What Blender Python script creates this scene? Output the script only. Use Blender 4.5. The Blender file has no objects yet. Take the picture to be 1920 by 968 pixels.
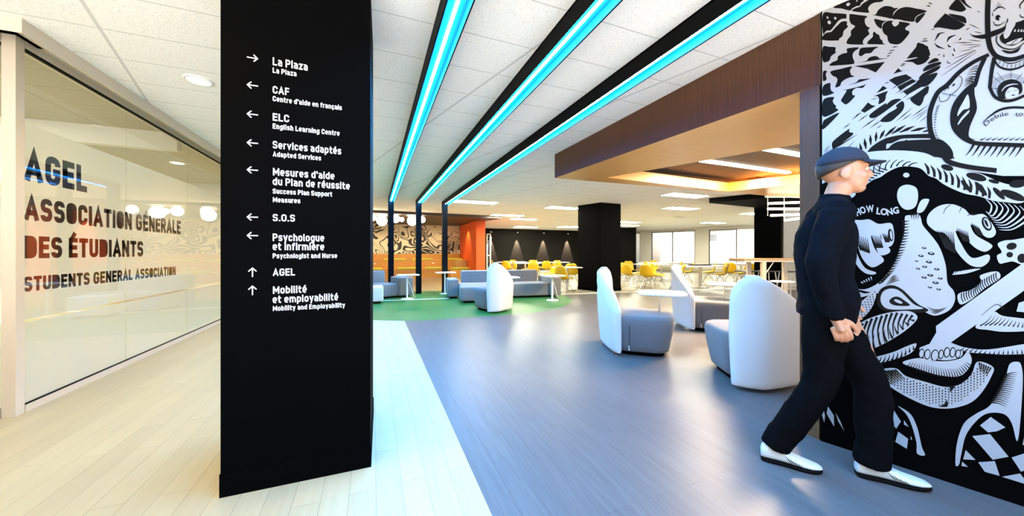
import bpy, bmesh, math, random
from mathutils import Vector, Matrix, geometry
R_ = random.Random(7)
SC = bpy.context.scene
COL = SC.collection

# ---------------------------------------------------------------- camera, world, exposure
EYE = 1.2
YAW = math.atan(259/640.0)
cam_d = bpy.data.cameras.new('camera'); cam = bpy.data.objects.new('camera', cam_d); COL.objects.link(cam)
cam.location = (0, 0, EYE); cam.rotation_euler = (math.pi/2, 0, -YAW)
cam_d.sensor_width = 36; cam_d.lens = 12.0; cam_d.shift_y = -10/1920.0; cam_d.clip_start = 0.02; cam_d.clip_end = 300
SC.camera = cam
SC.view_settings.view_transform = 'Standard'; SC.view_settings.look = 'None'
SC.view_settings.exposure = 1.15; SC.view_settings.gamma = 1.0; SC.view_settings.use_curve_mapping = False
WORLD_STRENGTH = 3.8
w = bpy.data.worlds.new('world'); SC.world = w; w.use_nodes = True
wn = w.node_tree
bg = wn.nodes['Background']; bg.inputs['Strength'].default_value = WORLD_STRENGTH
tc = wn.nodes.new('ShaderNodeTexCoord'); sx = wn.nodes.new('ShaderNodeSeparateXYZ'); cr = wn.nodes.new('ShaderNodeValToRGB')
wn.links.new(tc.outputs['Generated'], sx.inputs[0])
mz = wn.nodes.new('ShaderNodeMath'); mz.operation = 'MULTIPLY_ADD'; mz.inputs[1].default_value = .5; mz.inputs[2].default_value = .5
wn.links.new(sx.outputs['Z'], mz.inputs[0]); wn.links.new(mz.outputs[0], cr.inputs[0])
# hazy sky above the horizon; the brightness below is added to light the ceiling
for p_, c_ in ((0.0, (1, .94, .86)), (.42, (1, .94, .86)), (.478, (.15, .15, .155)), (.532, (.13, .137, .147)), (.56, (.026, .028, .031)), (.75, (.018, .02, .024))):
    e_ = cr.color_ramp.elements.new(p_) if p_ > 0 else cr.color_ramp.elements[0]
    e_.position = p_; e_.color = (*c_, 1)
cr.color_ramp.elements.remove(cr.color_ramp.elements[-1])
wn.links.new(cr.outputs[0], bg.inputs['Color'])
try:
    SC.cycles.max_bounces = 8; SC.cycles.diffuse_bounces = 5; SC.cycles.glossy_bounces = 3
    SC.cycles.transmission_bounces = 4; SC.cycles.transparent_max_bounces = 12
    SC.cycles.sample_clamp_indirect = 6.0; SC.cycles.caustics_reflective = False; SC.cycles.caustics_refractive = False
    SC.cycles.use_denoising = True
except Exception: pass

LED_STRENGTH = 82.0          # cyan strips
TROFFER = 43.0                # fluorescent ceiling panels
WARM = (1.0, .71, .34)
def light(name, kind, loc, energy, color, size=.1, aim=None, spot=None, blend=.3, size_y=None):
    l = bpy.data.lights.new(name, kind); o = bpy.data.objects.new(name, l); COL.objects.link(o)
    o.location = loc; l.energy = energy; l.color = color
    if kind == 'SUN': pass
    elif kind == 'AREA':
        l.size = size
        if size_y: l.shape = 'RECTANGLE'; l.size_y = size_y
    else: l.shadow_soft_size = size
    if kind == 'SPOT': l.spot_size = math.radians(spot); l.spot_blend = blend
    if aim is not None: o.rotation_euler = (Vector(aim)-Vector(loc)).to_track_quat('-Z', 'Y').to_euler()
    return o
# tungsten downlights of the corridor on the left (one shows its ring in the picture, the row goes on behind)
for (x, y, e) in ((-1.45, 3.87, 50), (-1.45, 2.0, 44), (-1.45, .2, 40), (-1.45, 5.9, 52), (-1.45, 8.0, 52)):
    light('corridor_downlight_lamp', 'SPOT', (x, y, 2.725), e, WARM, .07, (x, y, 0), 150, .8)
# lamps inside the timber coffer
for (x, y) in ((5.9, 3.92), (5.9, 3.13)):
    light('coffer_lamp_light', 'AREA', (x, y, 2.58), 210, (1, .74, .46), 2.2, (x, y, 0), size_y=.1)
# sun on the houses across the street, far over the roof of the hall
sun = light('sun', 'SUN', (0, 0, 30), 8.0, (1, .97, .92)); sun.data.angle = .01; sun.rotation_euler = Vector((.5, .05, -.866)).to_track_quat('-Z', 'Y').to_euler()
# office behind the glass
for (x, y, e) in ((-4.6, 5.0, 52), (-4.6, 8.6, 72), (-4.4, 12, 90)):
    light('office_lamp_light', 'AREA', (x, y, 2.86), e, (1, .96, .84), 1.0, (x, y, 0))

# ---------------------------------------------------------------- helpers
def tag(o, label=None, cat=None, group=None, kind=None):
    if label: o['label'] = label
    if cat: o['category'] = cat
    if group: o['group'] = group
    if kind: o['kind'] = kind
    return o
def empty(name, loc=(0, 0, 0), rz=0, label=None, cat=None, group=None, kind=None):
    o = bpy.data.objects.new(name, None); COL.objects.link(o); o.empty_display_size = .1
    o.location = loc; o.rotation_euler = (0, 0, rz)
    return tag(o, label, cat, group, kind)
def dup(root, loc=None, rz=None, label=None, group=None):
    r = root.copy(); COL.objects.link(r)
    if loc is not None: r.location = loc
    if rz is not None: r.rotation_euler = (0, 0, rz)
    if label: r['label'] = label
    if group: r['group'] = group
    for ch in list(root.children):
        c = ch.copy(); COL.objects.link(c); c.parent = r
        for g in list(ch.children):
            d = g.copy(); COL.objects.link(d); d.parent = c
    return r
class MB:
    """collects shapes into one mesh"""
    def __init__(s): s.v = []; s.f = []; s.mi = []; s.sm = []
    def add(s, vs, fs, mi=0, smooth=False):
        b = len(s.v); s.v += [tuple(v) for v in vs]
        for f in fs: s.f.append(tuple(b+i for i in f)); s.mi.append(mi); s.sm.append(smooth)
        return s
    def bm(s, bm, mi=0, smooth=False, M=None):
        bm.verts.index_update()
        vs = [(M @ v.co if M else v.co.copy()) for v in bm.verts]
        s.add(vs, [[v.index for v in f.verts] for f in bm.faces], mi, smooth); bm.free(); return s
    def box(s, a, b, mi=0, M=None):
        x0, y0, z0 = a; x1, y1, z1 = b
        vs = [Vector(p) for p in ((x0,y0,z0),(x1,y0,z0),(x1,y1,z0),(x0,y1,z0),(x0,y0,z1),(x1,y0,z1),(x1,y1,z1),(x0,y1,z1))]
        if M: vs = [M @ v for v in vs]
        return s.add(vs, [(0,3,2,1),(4,5,6,7),(0,1,5,4),(1,2,6,5),(2,3,7,6),(3,0,4,7)], mi)
    def rbox(s, c, d, r=.02, seg=3, mi=0, rz=0, smooth=True):
        bm = bmesh.new(); bmesh.ops.create_cube(bm, size=1)
        for v in bm.verts: v.co = Vector((v.co.x*d[0], v.co.y*d[1], v.co.z*d[2]))
        bmesh.ops.bevel(bm, geom=list(bm.edges), offset=r, segments=seg, profile=.5, affect='EDGES')
        return s.bm(bm, mi, smooth, Matrix.Translation(c) @ Matrix.Rotation(rz, 4, 'Z'))
    def prism(s, pts, z0, z1, mi=0):
        """plan polygon (counter-clockwise) pulled from z0 to z1"""
        n = len(pts); vs = [(p[0], p[1], z0) for p in pts]+[(p[0], p[1], z1) for p in pts]
        fs = [tuple(range(n-1, -1, -1)), tuple(range(n, 2*n))]+[(i, (i+1) % n, n+(i+1) % n, n+i) for i in range(n)]
        return s.add(vs, fs, mi)
    def tube(s, pts, r, n=10, mi=0, cap=True, smooth=True):
        pts = [Vector(p) for p in pts]; rs = r if isinstance(r, (list, tuple)) else [r]*len(pts)
        rings = []; up = None
        for i, p in enumerate(pts):
            t = (pts[min(i+1, len(pts)-1)]-pts[max(i-1, 0)]).normalized()
            if up is None: up = Vector((0, 0, 1)) if abs(t.z) < .9 else Vector((1, 0, 0))
            a = t.cross(up).normalized(); b = a.cross(t).normalized(); up = b
            rings.append([p+(a*math.cos(2*math.pi*k/n)+b*math.sin(2*math.pi*k/n))*rs[i] for k in range(n)])
        vs = [v for q in rings for v in q]; fs = []
        for i in range(len(pts)-1):
            for k in range(n): fs.append((i*n+k, i*n+(k+1) % n, (i+1)*n+(k+1) % n, (i+1)*n+k))
        s.add(vs, fs, mi, smooth)
        if cap:
            s.add(rings[0], [tuple(range(n-1, -1, -1))], mi); s.add(rings[-1], [tuple(range(n))], mi)
        return s
    def lathe(s, prof, c=(0, 0, 0), n=32, mi=0, smooth=True):
        vs = []; fs = []
        for (r, z) in prof:
            for k in range(n):
                a = 2*math.pi*k/n; vs.append((c[0]+r*math.cos(a), c[1]+r*math.sin(a), c[2]+z))
        for i in range(len(prof)-1):
            for k in range(n): fs.append((i*n+k, i*n+(k+1) % n, (i+1)*n+(k+1) % n, (i+1)*n+k))
        return s.add(vs, fs, mi, smooth)
    def loft(s, rings, mi=0, cap=True, smooth=True):
        n = len(rings[0]); vs = [v for q in rings for v in q]; fs = []
        for i in range(len(rings)-1):
            for k in range(n): fs.append((i*n+k, i*n+(k+1) % n, (i+1)*n+(k+1) % n, (i+1)*n+k))
        if cap: fs.append(tuple(range(n-1, -1, -1))); fs.append(tuple((len(rings)-1)*n+k for k in range(n)))
        return s.add(vs, fs, mi, smooth)
    def build(s, name, mats, parent=None, kind=None, label=None, cat=None, group=None):
        me = bpy.data.meshes.new(name); me.from_pydata(s.v, [], s.f)
        for m in (mats if isinstance(mats, (list, tuple)) else [mats]): me.materials.append(m)
        me.polygons.foreach_set('material_index', s.mi); me.polygons.foreach_set('use_smooth', s.sm)
        me.update(); me.validate()
        o = bpy.data.objects.new(name, me); COL.objects.link(o)
        if parent: o.parent = parent
        return tag(o, label, cat, group, kind)
def rrect(hx, hy, r, n=6):
    pts = []
    for cx, cy, a0 in ((hx-r, hy-r, 0), (-hx+r, hy-r, 90), (-hx+r, -hy+r, 180), (hx-r, -hy+r, 270)):
        for k in range(n+1):
            a = math.radians(a0+90*k/n); pts.append((cx+r*math.cos(a), cy+r*math.sin(a)))
    return pts

# ---------------------------------------------------------------- materials
def mat(name, color, rough=.5, metal=0.0, spec=.5, noise=0.0, nscale=30, bump=0.0, bscale=200, coat=0, sheen=0):
    m = bpy.data.materials.new(name); m.use_nodes = True; nt = m.node_tree; b = nt.nodes['Principled BSDF']
    b.inputs['Base Color'].default_value = (*color, 1); b.inputs['Roughness'].default_value = rough
    b.inputs['Metallic'].default_value = metal; b.inputs['Specular IOR Level'].default_value = spec
    if coat: b.inputs['Coat Weight'].default_value = coat; b.inputs['Coat Roughness'].default_value = .08
    if sheen: b.inputs['Sheen Weight'].default_value = sheen
    tcn = nt.nodes.new('ShaderNodeTexCoord')
    if noise:
        n = nt.nodes.new('ShaderNodeTexNoise'); n.inputs['Scale'].default_value = nscale; n.inputs['Detail'].default_value = 4
        nt.links.new(tcn.outputs['Object'], n.inputs['Vector'])
        mx = nt.nodes.new('ShaderNodeMix'); mx.data_type = 'RGBA'
        mx.inputs['A'].default_value = (*[c*(1-noise) for c in color], 1); mx.inputs['B'].default_value = (*[min(1, c*(1+noise)) for c in color], 1)
        nt.links.new(n.outputs['Fac'], mx.inputs['Factor']); nt.links.new(mx.outputs['Result'], b.inputs['Base Color'])
    if bump:
        n2 = nt.nodes.new('ShaderNodeTexNoise'); n2.inputs['Scale'].default_value = bscale; n2.inputs['Detail'].default_value = 3
        nt.links.new(tcn.outputs['Object'], n2.inputs['Vector'])
        bp = nt.nodes.new('ShaderNodeBump'); bp.inputs['Strength'].default_value = bump; bp.inputs['Distance'].default_value = .01
        nt.links.new(n2.outputs['Fac'], bp.inputs['Height']); nt.links.new(bp.outputs[0], b.inputs['Normal'])
    return m
def emis(name, color, strength):
    m = bpy.data.materials.new(name); m.use_nodes = True; nt = m.node_tree; nt.nodes.clear()
    e = nt.nodes.new('ShaderNodeEmission'); o = nt.nodes.new('ShaderNodeOutputMaterial')
    e.inputs['Color'].default_value = (*color, 1); e.inputs['Strength'].default_value = strength
    nt.links.new(e.outputs[0], o.inputs[0]); return m
def wood(name, c1, c2, rough=.4, scale=(30, 30, 1.2), grain=1.0):
    m = mat(name, c1, rough); nt = m.node_tree; b = nt.nodes['Principled BSDF']
    t = nt.nodes.new('ShaderNodeTexCoord'); mp = nt.nodes.new('ShaderNodeMapping'); mp.inputs['Scale'].default_value = scale
    n = nt.nodes.new('ShaderNodeTexNoise'); n.inputs['Scale'].default_value = 2.2; n.inputs['Detail'].default_value = 6; n.inputs['Roughness'].default_value = .65
    r = nt.nodes.new('ShaderNodeValToRGB'); r.color_ramp.elements[0].position = .32; r.color_ramp.elements[1].position = .68
    r.color_ramp.elements[0].color = (*c2, 1); r.color_ramp.elements[1].color = (*c1, 1)
    nt.links.new(t.outputs['Object'], mp.inputs[0]); nt.links.new(mp.outputs[0], n.inputs['Vector'])
    nt.links.new(n.outputs['Fac'], r.inputs[0]); nt.links.new(r.outputs[0], b.inputs['Base Color'])
    return m
def glass(name, tint=(1, 1, 1), rough=0.0, refl=1.0):
    m = bpy.data.materials.new(name); m.use_nodes = True; nt = m.node_tree; nt.nodes.clear()
    tr = nt.nodes.new('ShaderNodeBsdfTransparent'); tr.inputs[0].default_value = (*tint, 1)
    gl = nt.nodes.new('ShaderNodeBsdfGlossy'); gl.inputs['Roughness'].default_value = rough; gl.inputs['Color'].default_value = (refl, refl, refl, 1)
    lw = nt.nodes.new('ShaderNodeLayerWeight'); lw.inputs['Blend'].default_value = .5
    pw = nt.nodes.new('ShaderNodeMath'); pw.operation = 'POWER'; pw.inputs[1].default_value = 4.0; nt.links.new(lw.outputs['Facing'], pw.inputs[0])
    fr = nt.nodes.new('ShaderNodeMath'); fr.operation = 'MULTIPLY_ADD'; fr.inputs[1].default_value = .65; fr.inputs[2].default_value = .045; fr.use_clamp = True
    nt.links.new(pw.outputs[0], fr.inputs[0])
    mx = nt.nodes.new('ShaderNodeMixShader'); o = nt.nodes.new('ShaderNodeOutputMaterial')
    nt.links.new(fr.outputs[0], mx.inputs[0]); nt.links.new(tr.outputs[0], mx.inputs[1]); nt.links.new(gl.outputs[0], mx.inputs[2])
    nt.links.new(mx.outputs[0], o.inputs[0]); return m

M_black = mat('matte_black_paint', (.0012, .0012, .0014), .7, spec=.02, bump=.05, bscale=400)
M_blackwall = mat('black_wall_paint', (.0028, .0026, .0026), .7, spec=.03, noise=.2, nscale=60)
M_blackmetal = mat('black_powder_coat', (.0025, .0026, .003), .6, spec=.06)
M_white = mat('white_laminate', (.82, .82, .82), .3, noise=.02)
M_whitemetal = mat('white_powder_coat', (.80, .80, .80), .35, spec=.5, noise=.02)
M_wallwhite = mat('painted_plaster', (.66, .64, .59), .8, noise=.03, nscale=8)
M_alu = mat('beige_aluminium', (.60, .53, .44), .4, metal=.15, noise=.03)
M_chrome = mat('chrome', (.75, .75, .75), .15, metal=1, noise=.03)
M_steel = mat('brushed_steel', (.60, .58, .55), .3, metal=1, noise=.05)
M_woodv = wood('walnut_veneer_upright', (.115, .042, .013), (.060, .021, .0065), .45, (45, 45, 1.1))
M_woodl = wood('oak_veneer_soffit', (.62, .325, .095), (.52, .26, .07), .35, (1.2, 40, 40))
M_wooda = wood('oak_veneer_bench', (.53, .235, .030), (.44, .19, .022), .4, (1.5, 30, 30))
M_concrete = mat('raw_concrete', (.075, .055, .04), .8, noise=.35, nscale=6, bump=.3, bscale=25)
M_orange = mat('orange_paint', (.74, .088, .006), .55, noise=.03, nscale=10)
M_fabw = mat('white_woven_fabric', (.62, .605, .59), .85, bump=.25, bscale=700, sheen=.2, noise=.03, nscale=200)
M_fabg = mat('grey_woven_fabric', (.145, .145, .155), .9, bump=.3, bscale=700, sheen=.2, noise=.12, nscale=350)
M_fabs = mat('pale_grey_woven_fabric', (.17, .17, .172), .9, bump=.3, bscale=600, sheen=.2, noise=.10, nscale=300)
M_yellow = mat('yellow_moulded_plastic', (.66, .42, .008), .35, noise=.03)
M_lime = mat('lime_fabric', (.46, .47, .03), .8, noise=.08, nscale=200)
M_letter = mat('pale_grey_vinyl', (.74, .76, .80), .5, noise=.02)
M_vinylk = mat('black_vinyl', (.018, .013, .010), .15, noise=.1)
M_globe = emis('globe_glow', (1, .86, .62), 9)
M_down = emis('downlight_glow', (1, .88, .62), 9)
M_trof = emis('fluorescent_panel_glow', (1, .95, .72), TROFFER)
M_cofl = emis('coffer_tube_glow', (1, .86, .62), 6)
M_led = emis('cyan_led_strip', (.0006, .34, 1.0), LED_STRENGTH); M_ledc = emis('led_core', (.11, .50, 1.0), LED_STRENGTH)
M_ledlining = mat('channel_lining_cyan_glow', (.015, .15, .24), .5, noise=.02)  # cyan light of the strip is put into the lining's colour
M_glass = glass('clear_glass', (.97, .98, .95))
M_winglass = glass('window_glass', (.96, .98, .98))
# frosted film lets light through
def film():
    m = bpy.data.materials.new('frosted_film'); m.use_nodes = True; nt = m.node_tree; nt.nodes.clear()
    d = nt.nodes.new('ShaderNodeBsdfDiffuse'); t = nt.nodes.new('ShaderNodeBsdfTranslucent'); mx = nt.nodes.new('ShaderNodeMixShader'); o = nt.nodes.new('ShaderNodeOutputMaterial')
    n = nt.nodes.new('ShaderNodeTexNoise'); n.inputs['Scale'].default_value = 400; cr_ = nt.nodes.new('ShaderNodeValToRGB')
    cr_.color_ramp.elements[0].color = (.82, .80, .76, 1); cr_.color_ramp.elements[1].color = (.88, .86, .82, 1)
    nt.links.new(n.outputs['Fac'], cr_.inputs[0]); nt.links.new(cr_.outputs[0], d.inputs[0]); nt.links.new(cr_.outputs[0], t.inputs[0])
    mx.inputs[0].default_value = .55
    nt.links.new(d.outputs[0], mx.inputs[1]); nt.links.new(t.outputs[0], mx.inputs[2]); nt.links.new(mx.outputs[0], o.inputs[0]); return m
M_film = film()

def floor_mat():
    m = bpy.data.materials.new('vinyl_plank_floor'); m.use_nodes = True; nt = m.node_tree; L = nt.links
    b = nt.nodes['Principled BSDF']; N = nt.nodes.new
    t = N('ShaderNodeTexCoord'); s = N('ShaderNodeSeparateXYZ'); L.new(t.outputs['Object'], s.inputs[0])
    def math_(op, a, c=None, cl=False):
        n = N('ShaderNodeMath'); n.operation = op; n.use_clamp = cl
        for i, q in enumerate((a, c)):
            if q is None: continue
            if isinstance(q, (int, float)): n.inputs[i].default_value = q
            else: L.new(q, n.inputs[i])
        return n.outputs[0]
    # planks run along Y
    mp = N('ShaderNodeMapping'); mp.inputs['Rotation'].default_value = (0, 0, math.pi/2); mp.inputs['Location'].default_value = (.03, -.01, 0)
    L.new(t.outputs['Object'], mp.inputs[0])
    br = N('ShaderNodeTexBrick'); br.inputs['Scale'].default_value = 1; br.inputs['Brick Width'].default_value = .92; br.inputs['Row Height'].default_value = .124
    br.inputs['Mortar Size'].default_value = .0012; br.inputs['Mortar Smooth'].default_value = .2; br.offset = .37
    br.inputs['Color1'].default_value = (.0, .0, .0, 1); br.inputs['Color2'].default_value = (1, 1, 1, 1); br.inputs['Mortar'].default_value = (.5, .5, .5, 1)
    L.new(mp.outputs[0], br.inputs['Vector'])
    # grain
    mg = N('ShaderNodeMapping'); mg.inputs['Scale'].default_value = (26, 1.5, 1); L.new(t.outputs['Object'], mg.inputs[0])
    ng = N('ShaderNodeTexNoise'); ng.inputs['Scale'].default_value = 1.6; ng.inputs['Detail'].default_value = 7; ng.inputs['Distortion'].default_value = .6
    L.new(mg.outputs[0], ng.inputs['Vector'])
    def ramp(c1, c2):
        r = N('ShaderNodeValToRGB'); r.color_ramp.elements[0].position = .3; r.color_ramp.elements[1].position = .7
        r.color_ramp.elements[0].color = (*c1, 1); r.color_ramp.elements[1].color = (*c2, 1); L.new(ng.outputs['Fac'], r.inputs[0]); return r.outputs[0]
    def mix(f, a, c):
        n = N('ShaderNodeMix'); n.data_type = 'RGBA'; L.new(f, n.inputs['Factor'])
        for k, q in (('A', a), ('B', c)):
            if isinstance(q, tuple): n.inputs[k].default_value = (*q, 1)
            else: L.new(q, n.inputs[k])
        return n.outputs['Result']
    white = ramp((.41, .36, .225), (.44, .39, .25)); grey = ramp((.088, .084, .084), (.116, .110, .110)); green = ramp((.030, .145, .032), (.042, .185, .045))
    isgrey = math_('GREATER_THAN', s.outputs['X'], .5)
    col = mix(isgrey, white, grey)
    # green ellipse between the sofas, cut by the white rule
    dx = math_('DIVIDE', math_('SUBTRACT', s.outputs['X'], 1.9), 3.05); dy = math_('DIVIDE', math_('SUBTRACT', s.outputs['Y'], 8.55), 2.55)
    e = math_('ADD', math_('MULTIPLY', dx, dx), math_('MULTIPLY', dy, dy))
    edge = math_('GREATER_THAN', math_('ADD', s.outputs['Y'], math_('MULTIPLY', s.outputs['X'], .02)), 6.2)
    ing = math_('MULTIPLY', math_('LESS_THAN', e, 1.0), edge)
    far = math_('MULTIPLY', math_('GREATER_THAN', s.outputs['Y'], 6.72), math_('MULTIPLY', math_('LESS_THAN', s.outputs['X'], 1.2), math_('GREATER_THAN', s.outputs['X'], -2.2)))
    far = math_('MULTIPLY', far, math_('LESS_THAN', s.outputs['Y'], 10.9))
    ing = math_('MAXIMUM', ing, far)
    col = mix(ing, col, green)
    beyond = math_('GREATER_THAN', math_('ADD', s.outputs['Y'], math_('MULTIPLY', s.outputs['X'], .117)), 9.22)
    beyond = math_('MULTIPLY', beyond, math_('GREATER_THAN', s.outputs['X'], 2.0))
    col = mix(beyond, col, ramp((.22, .205, .155), (.25, .235, .185)))
    tan = math_('MULTIPLY', math_('GREATER_THAN', s.outputs['Y'], 10.9), math_('LESS_THAN', s.outputs['X'], 4.6))
    col = mix(tan, col, ramp((.30, .20, .10), (.36, .25, .13)))
    ly = math_('ADD', s.outputs['Y'], math_('MULTIPLY', s.outputs['X'], .117))
    line = math_('MULTIPLY', math_('GREATER_THAN', ly, 9.10), math_('LESS_THAN', ly, 9.22))
    col = mix(line, col, (.72, .72, .68))
    tint = math_('MULTIPLY', math_('SUBTRACT', br.outputs['Color'], .5), .0)
    vv = N('ShaderNodeHueSaturation'); L.new(col, vv.inputs['Color'])
    L.new(math_('ADD', math_('MULTIPLY', br.outputs['Color'], .10), .95), vv.inputs['Value'])
    col = mix(math_('MULTIPLY', br.outputs['Fac'], .45), vv.outputs['Color'], (.03, .03, .03))
    L.new(col, b.inputs['Base Color'])
    b.inputs['Roughness'].default_value = .30; b.inputs['Specular IOR Level'].default_value = .2
    rr = math_('ADD', math_('MULTIPLY', ng.outputs['Fac'], .06), .34); L.new(rr, b.inputs['Roughness'])
    bp = N('ShaderNodeBump'); bp.inputs['Strength'].default_value = .02; bp.inputs['Distance'].default_value = .002
    L.new(ng.outputs['Fac'], bp.inputs['Height']); L.new(bp.outputs[0], b.inputs['Normal'])
    return m
def ceil_mat(name, base, obl):
    m = bpy.data.materials.new(name); m.use_nodes = True; nt = m.node_tree; L = nt.links; N = nt.nodes.new
    b = nt.nodes['Principled BSDF']; t = N('ShaderNodeTexCoord'); s = N('ShaderNodeSeparateXYZ'); L.new(t.outputs['Object'], s.inputs[0])
    def math_(op, a, c=None):
        n = N('ShaderNodeMath'); n.operation = op
        for i, q in enumerate((a, c)):
            if q is None: continue
            if isinstance(q, (int, float)): n.inputs[i].default_value = q
            else: L.new(q, n.inputs[i])
        return n.outputs[0]
    def lines(co, period, phase, wd):
        f = math_('FRACT', math_('DIVIDE', math_('SUBTRACT', co, phase), period)); d = math_('MULTIPLY', math_('ABSOLUTE', math_('SUBTRACT', f, .5)), period)
        return math_('GREATER_THAN', d, period/2-wd)
    a = lines(s.outputs['Y'], .449, 3.23, .004)
    ob = math_('ADD', s.outputs['X'], math_('MULTIPLY', s.outputs['Y'], obl))
    c = lines(ob, 1.30, 1.19+2.06*.285 if obl else -2.09, .011)
    n1 = N('ShaderNodeTexNoise'); n1.inputs['Scale'].default_value = 110; n1.inputs['Detail'].default_value = 3; L.new(t.outputs['Object'], n1.inputs['Vector'])
    r = N('ShaderNodeValToRGB'); r.color_ramp.elements[0].position = .33; r.color_ramp.elements[1].position = .43
    r.color_ramp.elements[0].color = (*[q*.78 for q in base], 1); r.color_ramp.elements[1].color = (*base, 1); L.new(n1.outputs['Fac'], r.inputs[0])
    def mix(f, p, q):
        n = N('ShaderNodeMix'); n.data_type = 'RGBA'; L.new(f, n.inputs['Factor']); L.new(p, n.inputs['A']); n.inputs['B'].default_value = (*q, 1); return n.outputs['Result']
    col = mix(a, r.outputs[0], tuple(q*.62 for q in base)); col = mix(c, col, tuple(q*.70 for q in base))
    L.new(col, b.inputs['Base Color']); b.inputs['Roughness'].default_value = .9; b.inputs['Specular IOR Level'].default_value = .1
    bp = N('ShaderNodeBump'); bp.inputs['Strength'].default_value = .35; bp.inputs['Distance'].default_value = .004
    L.new(n1.outputs['Fac'], bp.inputs['Height']); L.new(bp.outputs[0], b.inputs['Normal'])
    return m
M_floor = floor_mat()
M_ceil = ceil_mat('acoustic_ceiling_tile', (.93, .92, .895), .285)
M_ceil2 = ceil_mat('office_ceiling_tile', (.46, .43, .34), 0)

# ================================================================ the setting
ST = 'structure'
H = 2.74
WD = Vector((.2848, -.9586, 0)); W0 = Vector((2.645, 1.28, 0)); WN = Vector((-.9586, -.2848, 0))   # mural wall: run, corner, normal to the hall
def wp(u, z, off=0.0): p = W0+WD*u+WN*off; return (p.x, p.y, z)
m = MB(); m.box((-8.5, -1.1, -.1), (23, 22, 0)); floor = m.build('floor', M_floor, kind=ST)  # stops short behind the camera, letting the added world light reach the ceiling
m = MB()
m.prism([(-8.6, -3.6), (23, -3.6), (23, 22), (-2.14, 22), (-2.14, 3.30), (-8.6, 3.30)], H, H+.12)
ceiling = m.build('ceiling', M_ceil, kind=ST)
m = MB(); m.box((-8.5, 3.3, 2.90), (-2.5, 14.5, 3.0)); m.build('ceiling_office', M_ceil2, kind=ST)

# --- mural wall (black) with timber end
wl = MB(); L = 4.4
a = W0; b = W0+WD*L
wl.prism([(a.x, a.y), (b.x, b.y), (b.x+.3, b.y+.1), (a.x-WN.x*.14+.0, a.y-WN.y*.14)][::1], 0, H-.002)
wall_right = wl.build('wall_right', M_black, kind=ST)
m = MB()
e0 = Vector((2.66, 1.405)); e1 = Vector((2.6455, 1.287))
def endstrip(mb, z0, z1, o=0.0, mi=0):
    q = [(e1.x-o, e1.y), (e1.x+.10, e1.y+.03), (e0.x+.12, e0.y+.0), (e0.x-o, e0.y)]
    mb.prism(q, z0, z1, mi)
endstrip(m, .115, 2.278); m.build('trim_1', M_woodv, kind=ST)
m = MB(); endstrip(m, 0, .113, .004); m.build('baseboard_end', wood('walnut_veneer_flat', (.19, .088, .036), (.105, .046, .018), .45, (3, 3, 60)), kind=ST)
m = MB()
q0, q1 = wp(.0, 0, .006), wp(L, 0, .006); q2, q3 = wp(L, 0, .0005), wp(.0, 0, .0005)
m.prism([q0[:2], q1[:2], q2[:2], q3[:2]][::1], 0.0, .112); m.build('baseboard_right', M_black, kind=ST)

# --- timber coffer hanging over the lounge chairs
so = MB()
def sz(y): return 2.37-(4.71-y)*.0262
FL = [(2.629, 4.71), (2.659, 1.405), (2.675, -.6)]
# fascia face and underside with the opening
A = (3.34, 4.33); B = (6.23, 4.47); B2 = (7.20, 1.35); A2 = (4.27, 1.22)
O = [(2.629, 4.71), (9.6, 4.42), (9.6, .2), (3.03, .2), (2.657, 1.291)]
Ht = H-.001
def P3(p, z=None): return (p[0], p[1], sz(p[1]) if z is None else z)
so.add([P3(O[0]), P3(O[4]), P3(O[4], Ht), P3(O[0], Ht)], [(0, 1, 2, 3)], 0)          # fascia to the hall
so.add([P3(O[0]), P3(O[1]), P3(O[1], Ht), P3(O[0], Ht)], [(3, 2, 1, 0)], 0)          # far fascia
so.add([P3(O[1]), P3(O[2]), P3(O[2], Ht), P3(O[1], Ht)], [(3, 2, 1, 0)], 0)
vs = [P3(q) for q in O]+[P3(q) for q in (A, B, B2, A2)]
so.add(vs, [(0, 5, 6, 1), (1, 6, 7, 2), (2, 7, 8, 3), (3, 8, 4), (4, 8, 5, 0)], 1)              # underside ring
for p, q in ((A, B), (B, B2), (B2, A2), (A2, A)):                                    # upstand of the opening
    so.add([P3(p), P3(q), P3(q, sz(q[1])+.165), P3(p, sz(p[1])+.165)], [(0, 1, 2, 3)], 2)
so.build('ceiling_soffit', [M_woodv, M_woodl, M_wooda], kind=ST)
m = MB(); m.prism([(A[0]-.25, A[1]+.25), (B[0]+.25, B[1]+.25), (B2[0]+.25, B2[1]-.25), (A2[0]-.25, A2[1]-.25)][::-1], 2.62, 2.70)
m.build('ceiling_recess', M_concrete, kind=ST)
# dark dropped panel further on
m = MB(); T = (8.77, 6.84); m.prism([T, (T[0]+1.15, T[1]-2.75), (T[0]+6.5, T[1]-2.4), (T[0]+5.2, T[1]+.35)], 2.60, 2.735)
m.build('ceiling_panel', M_blackwall, kind=ST)

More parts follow.
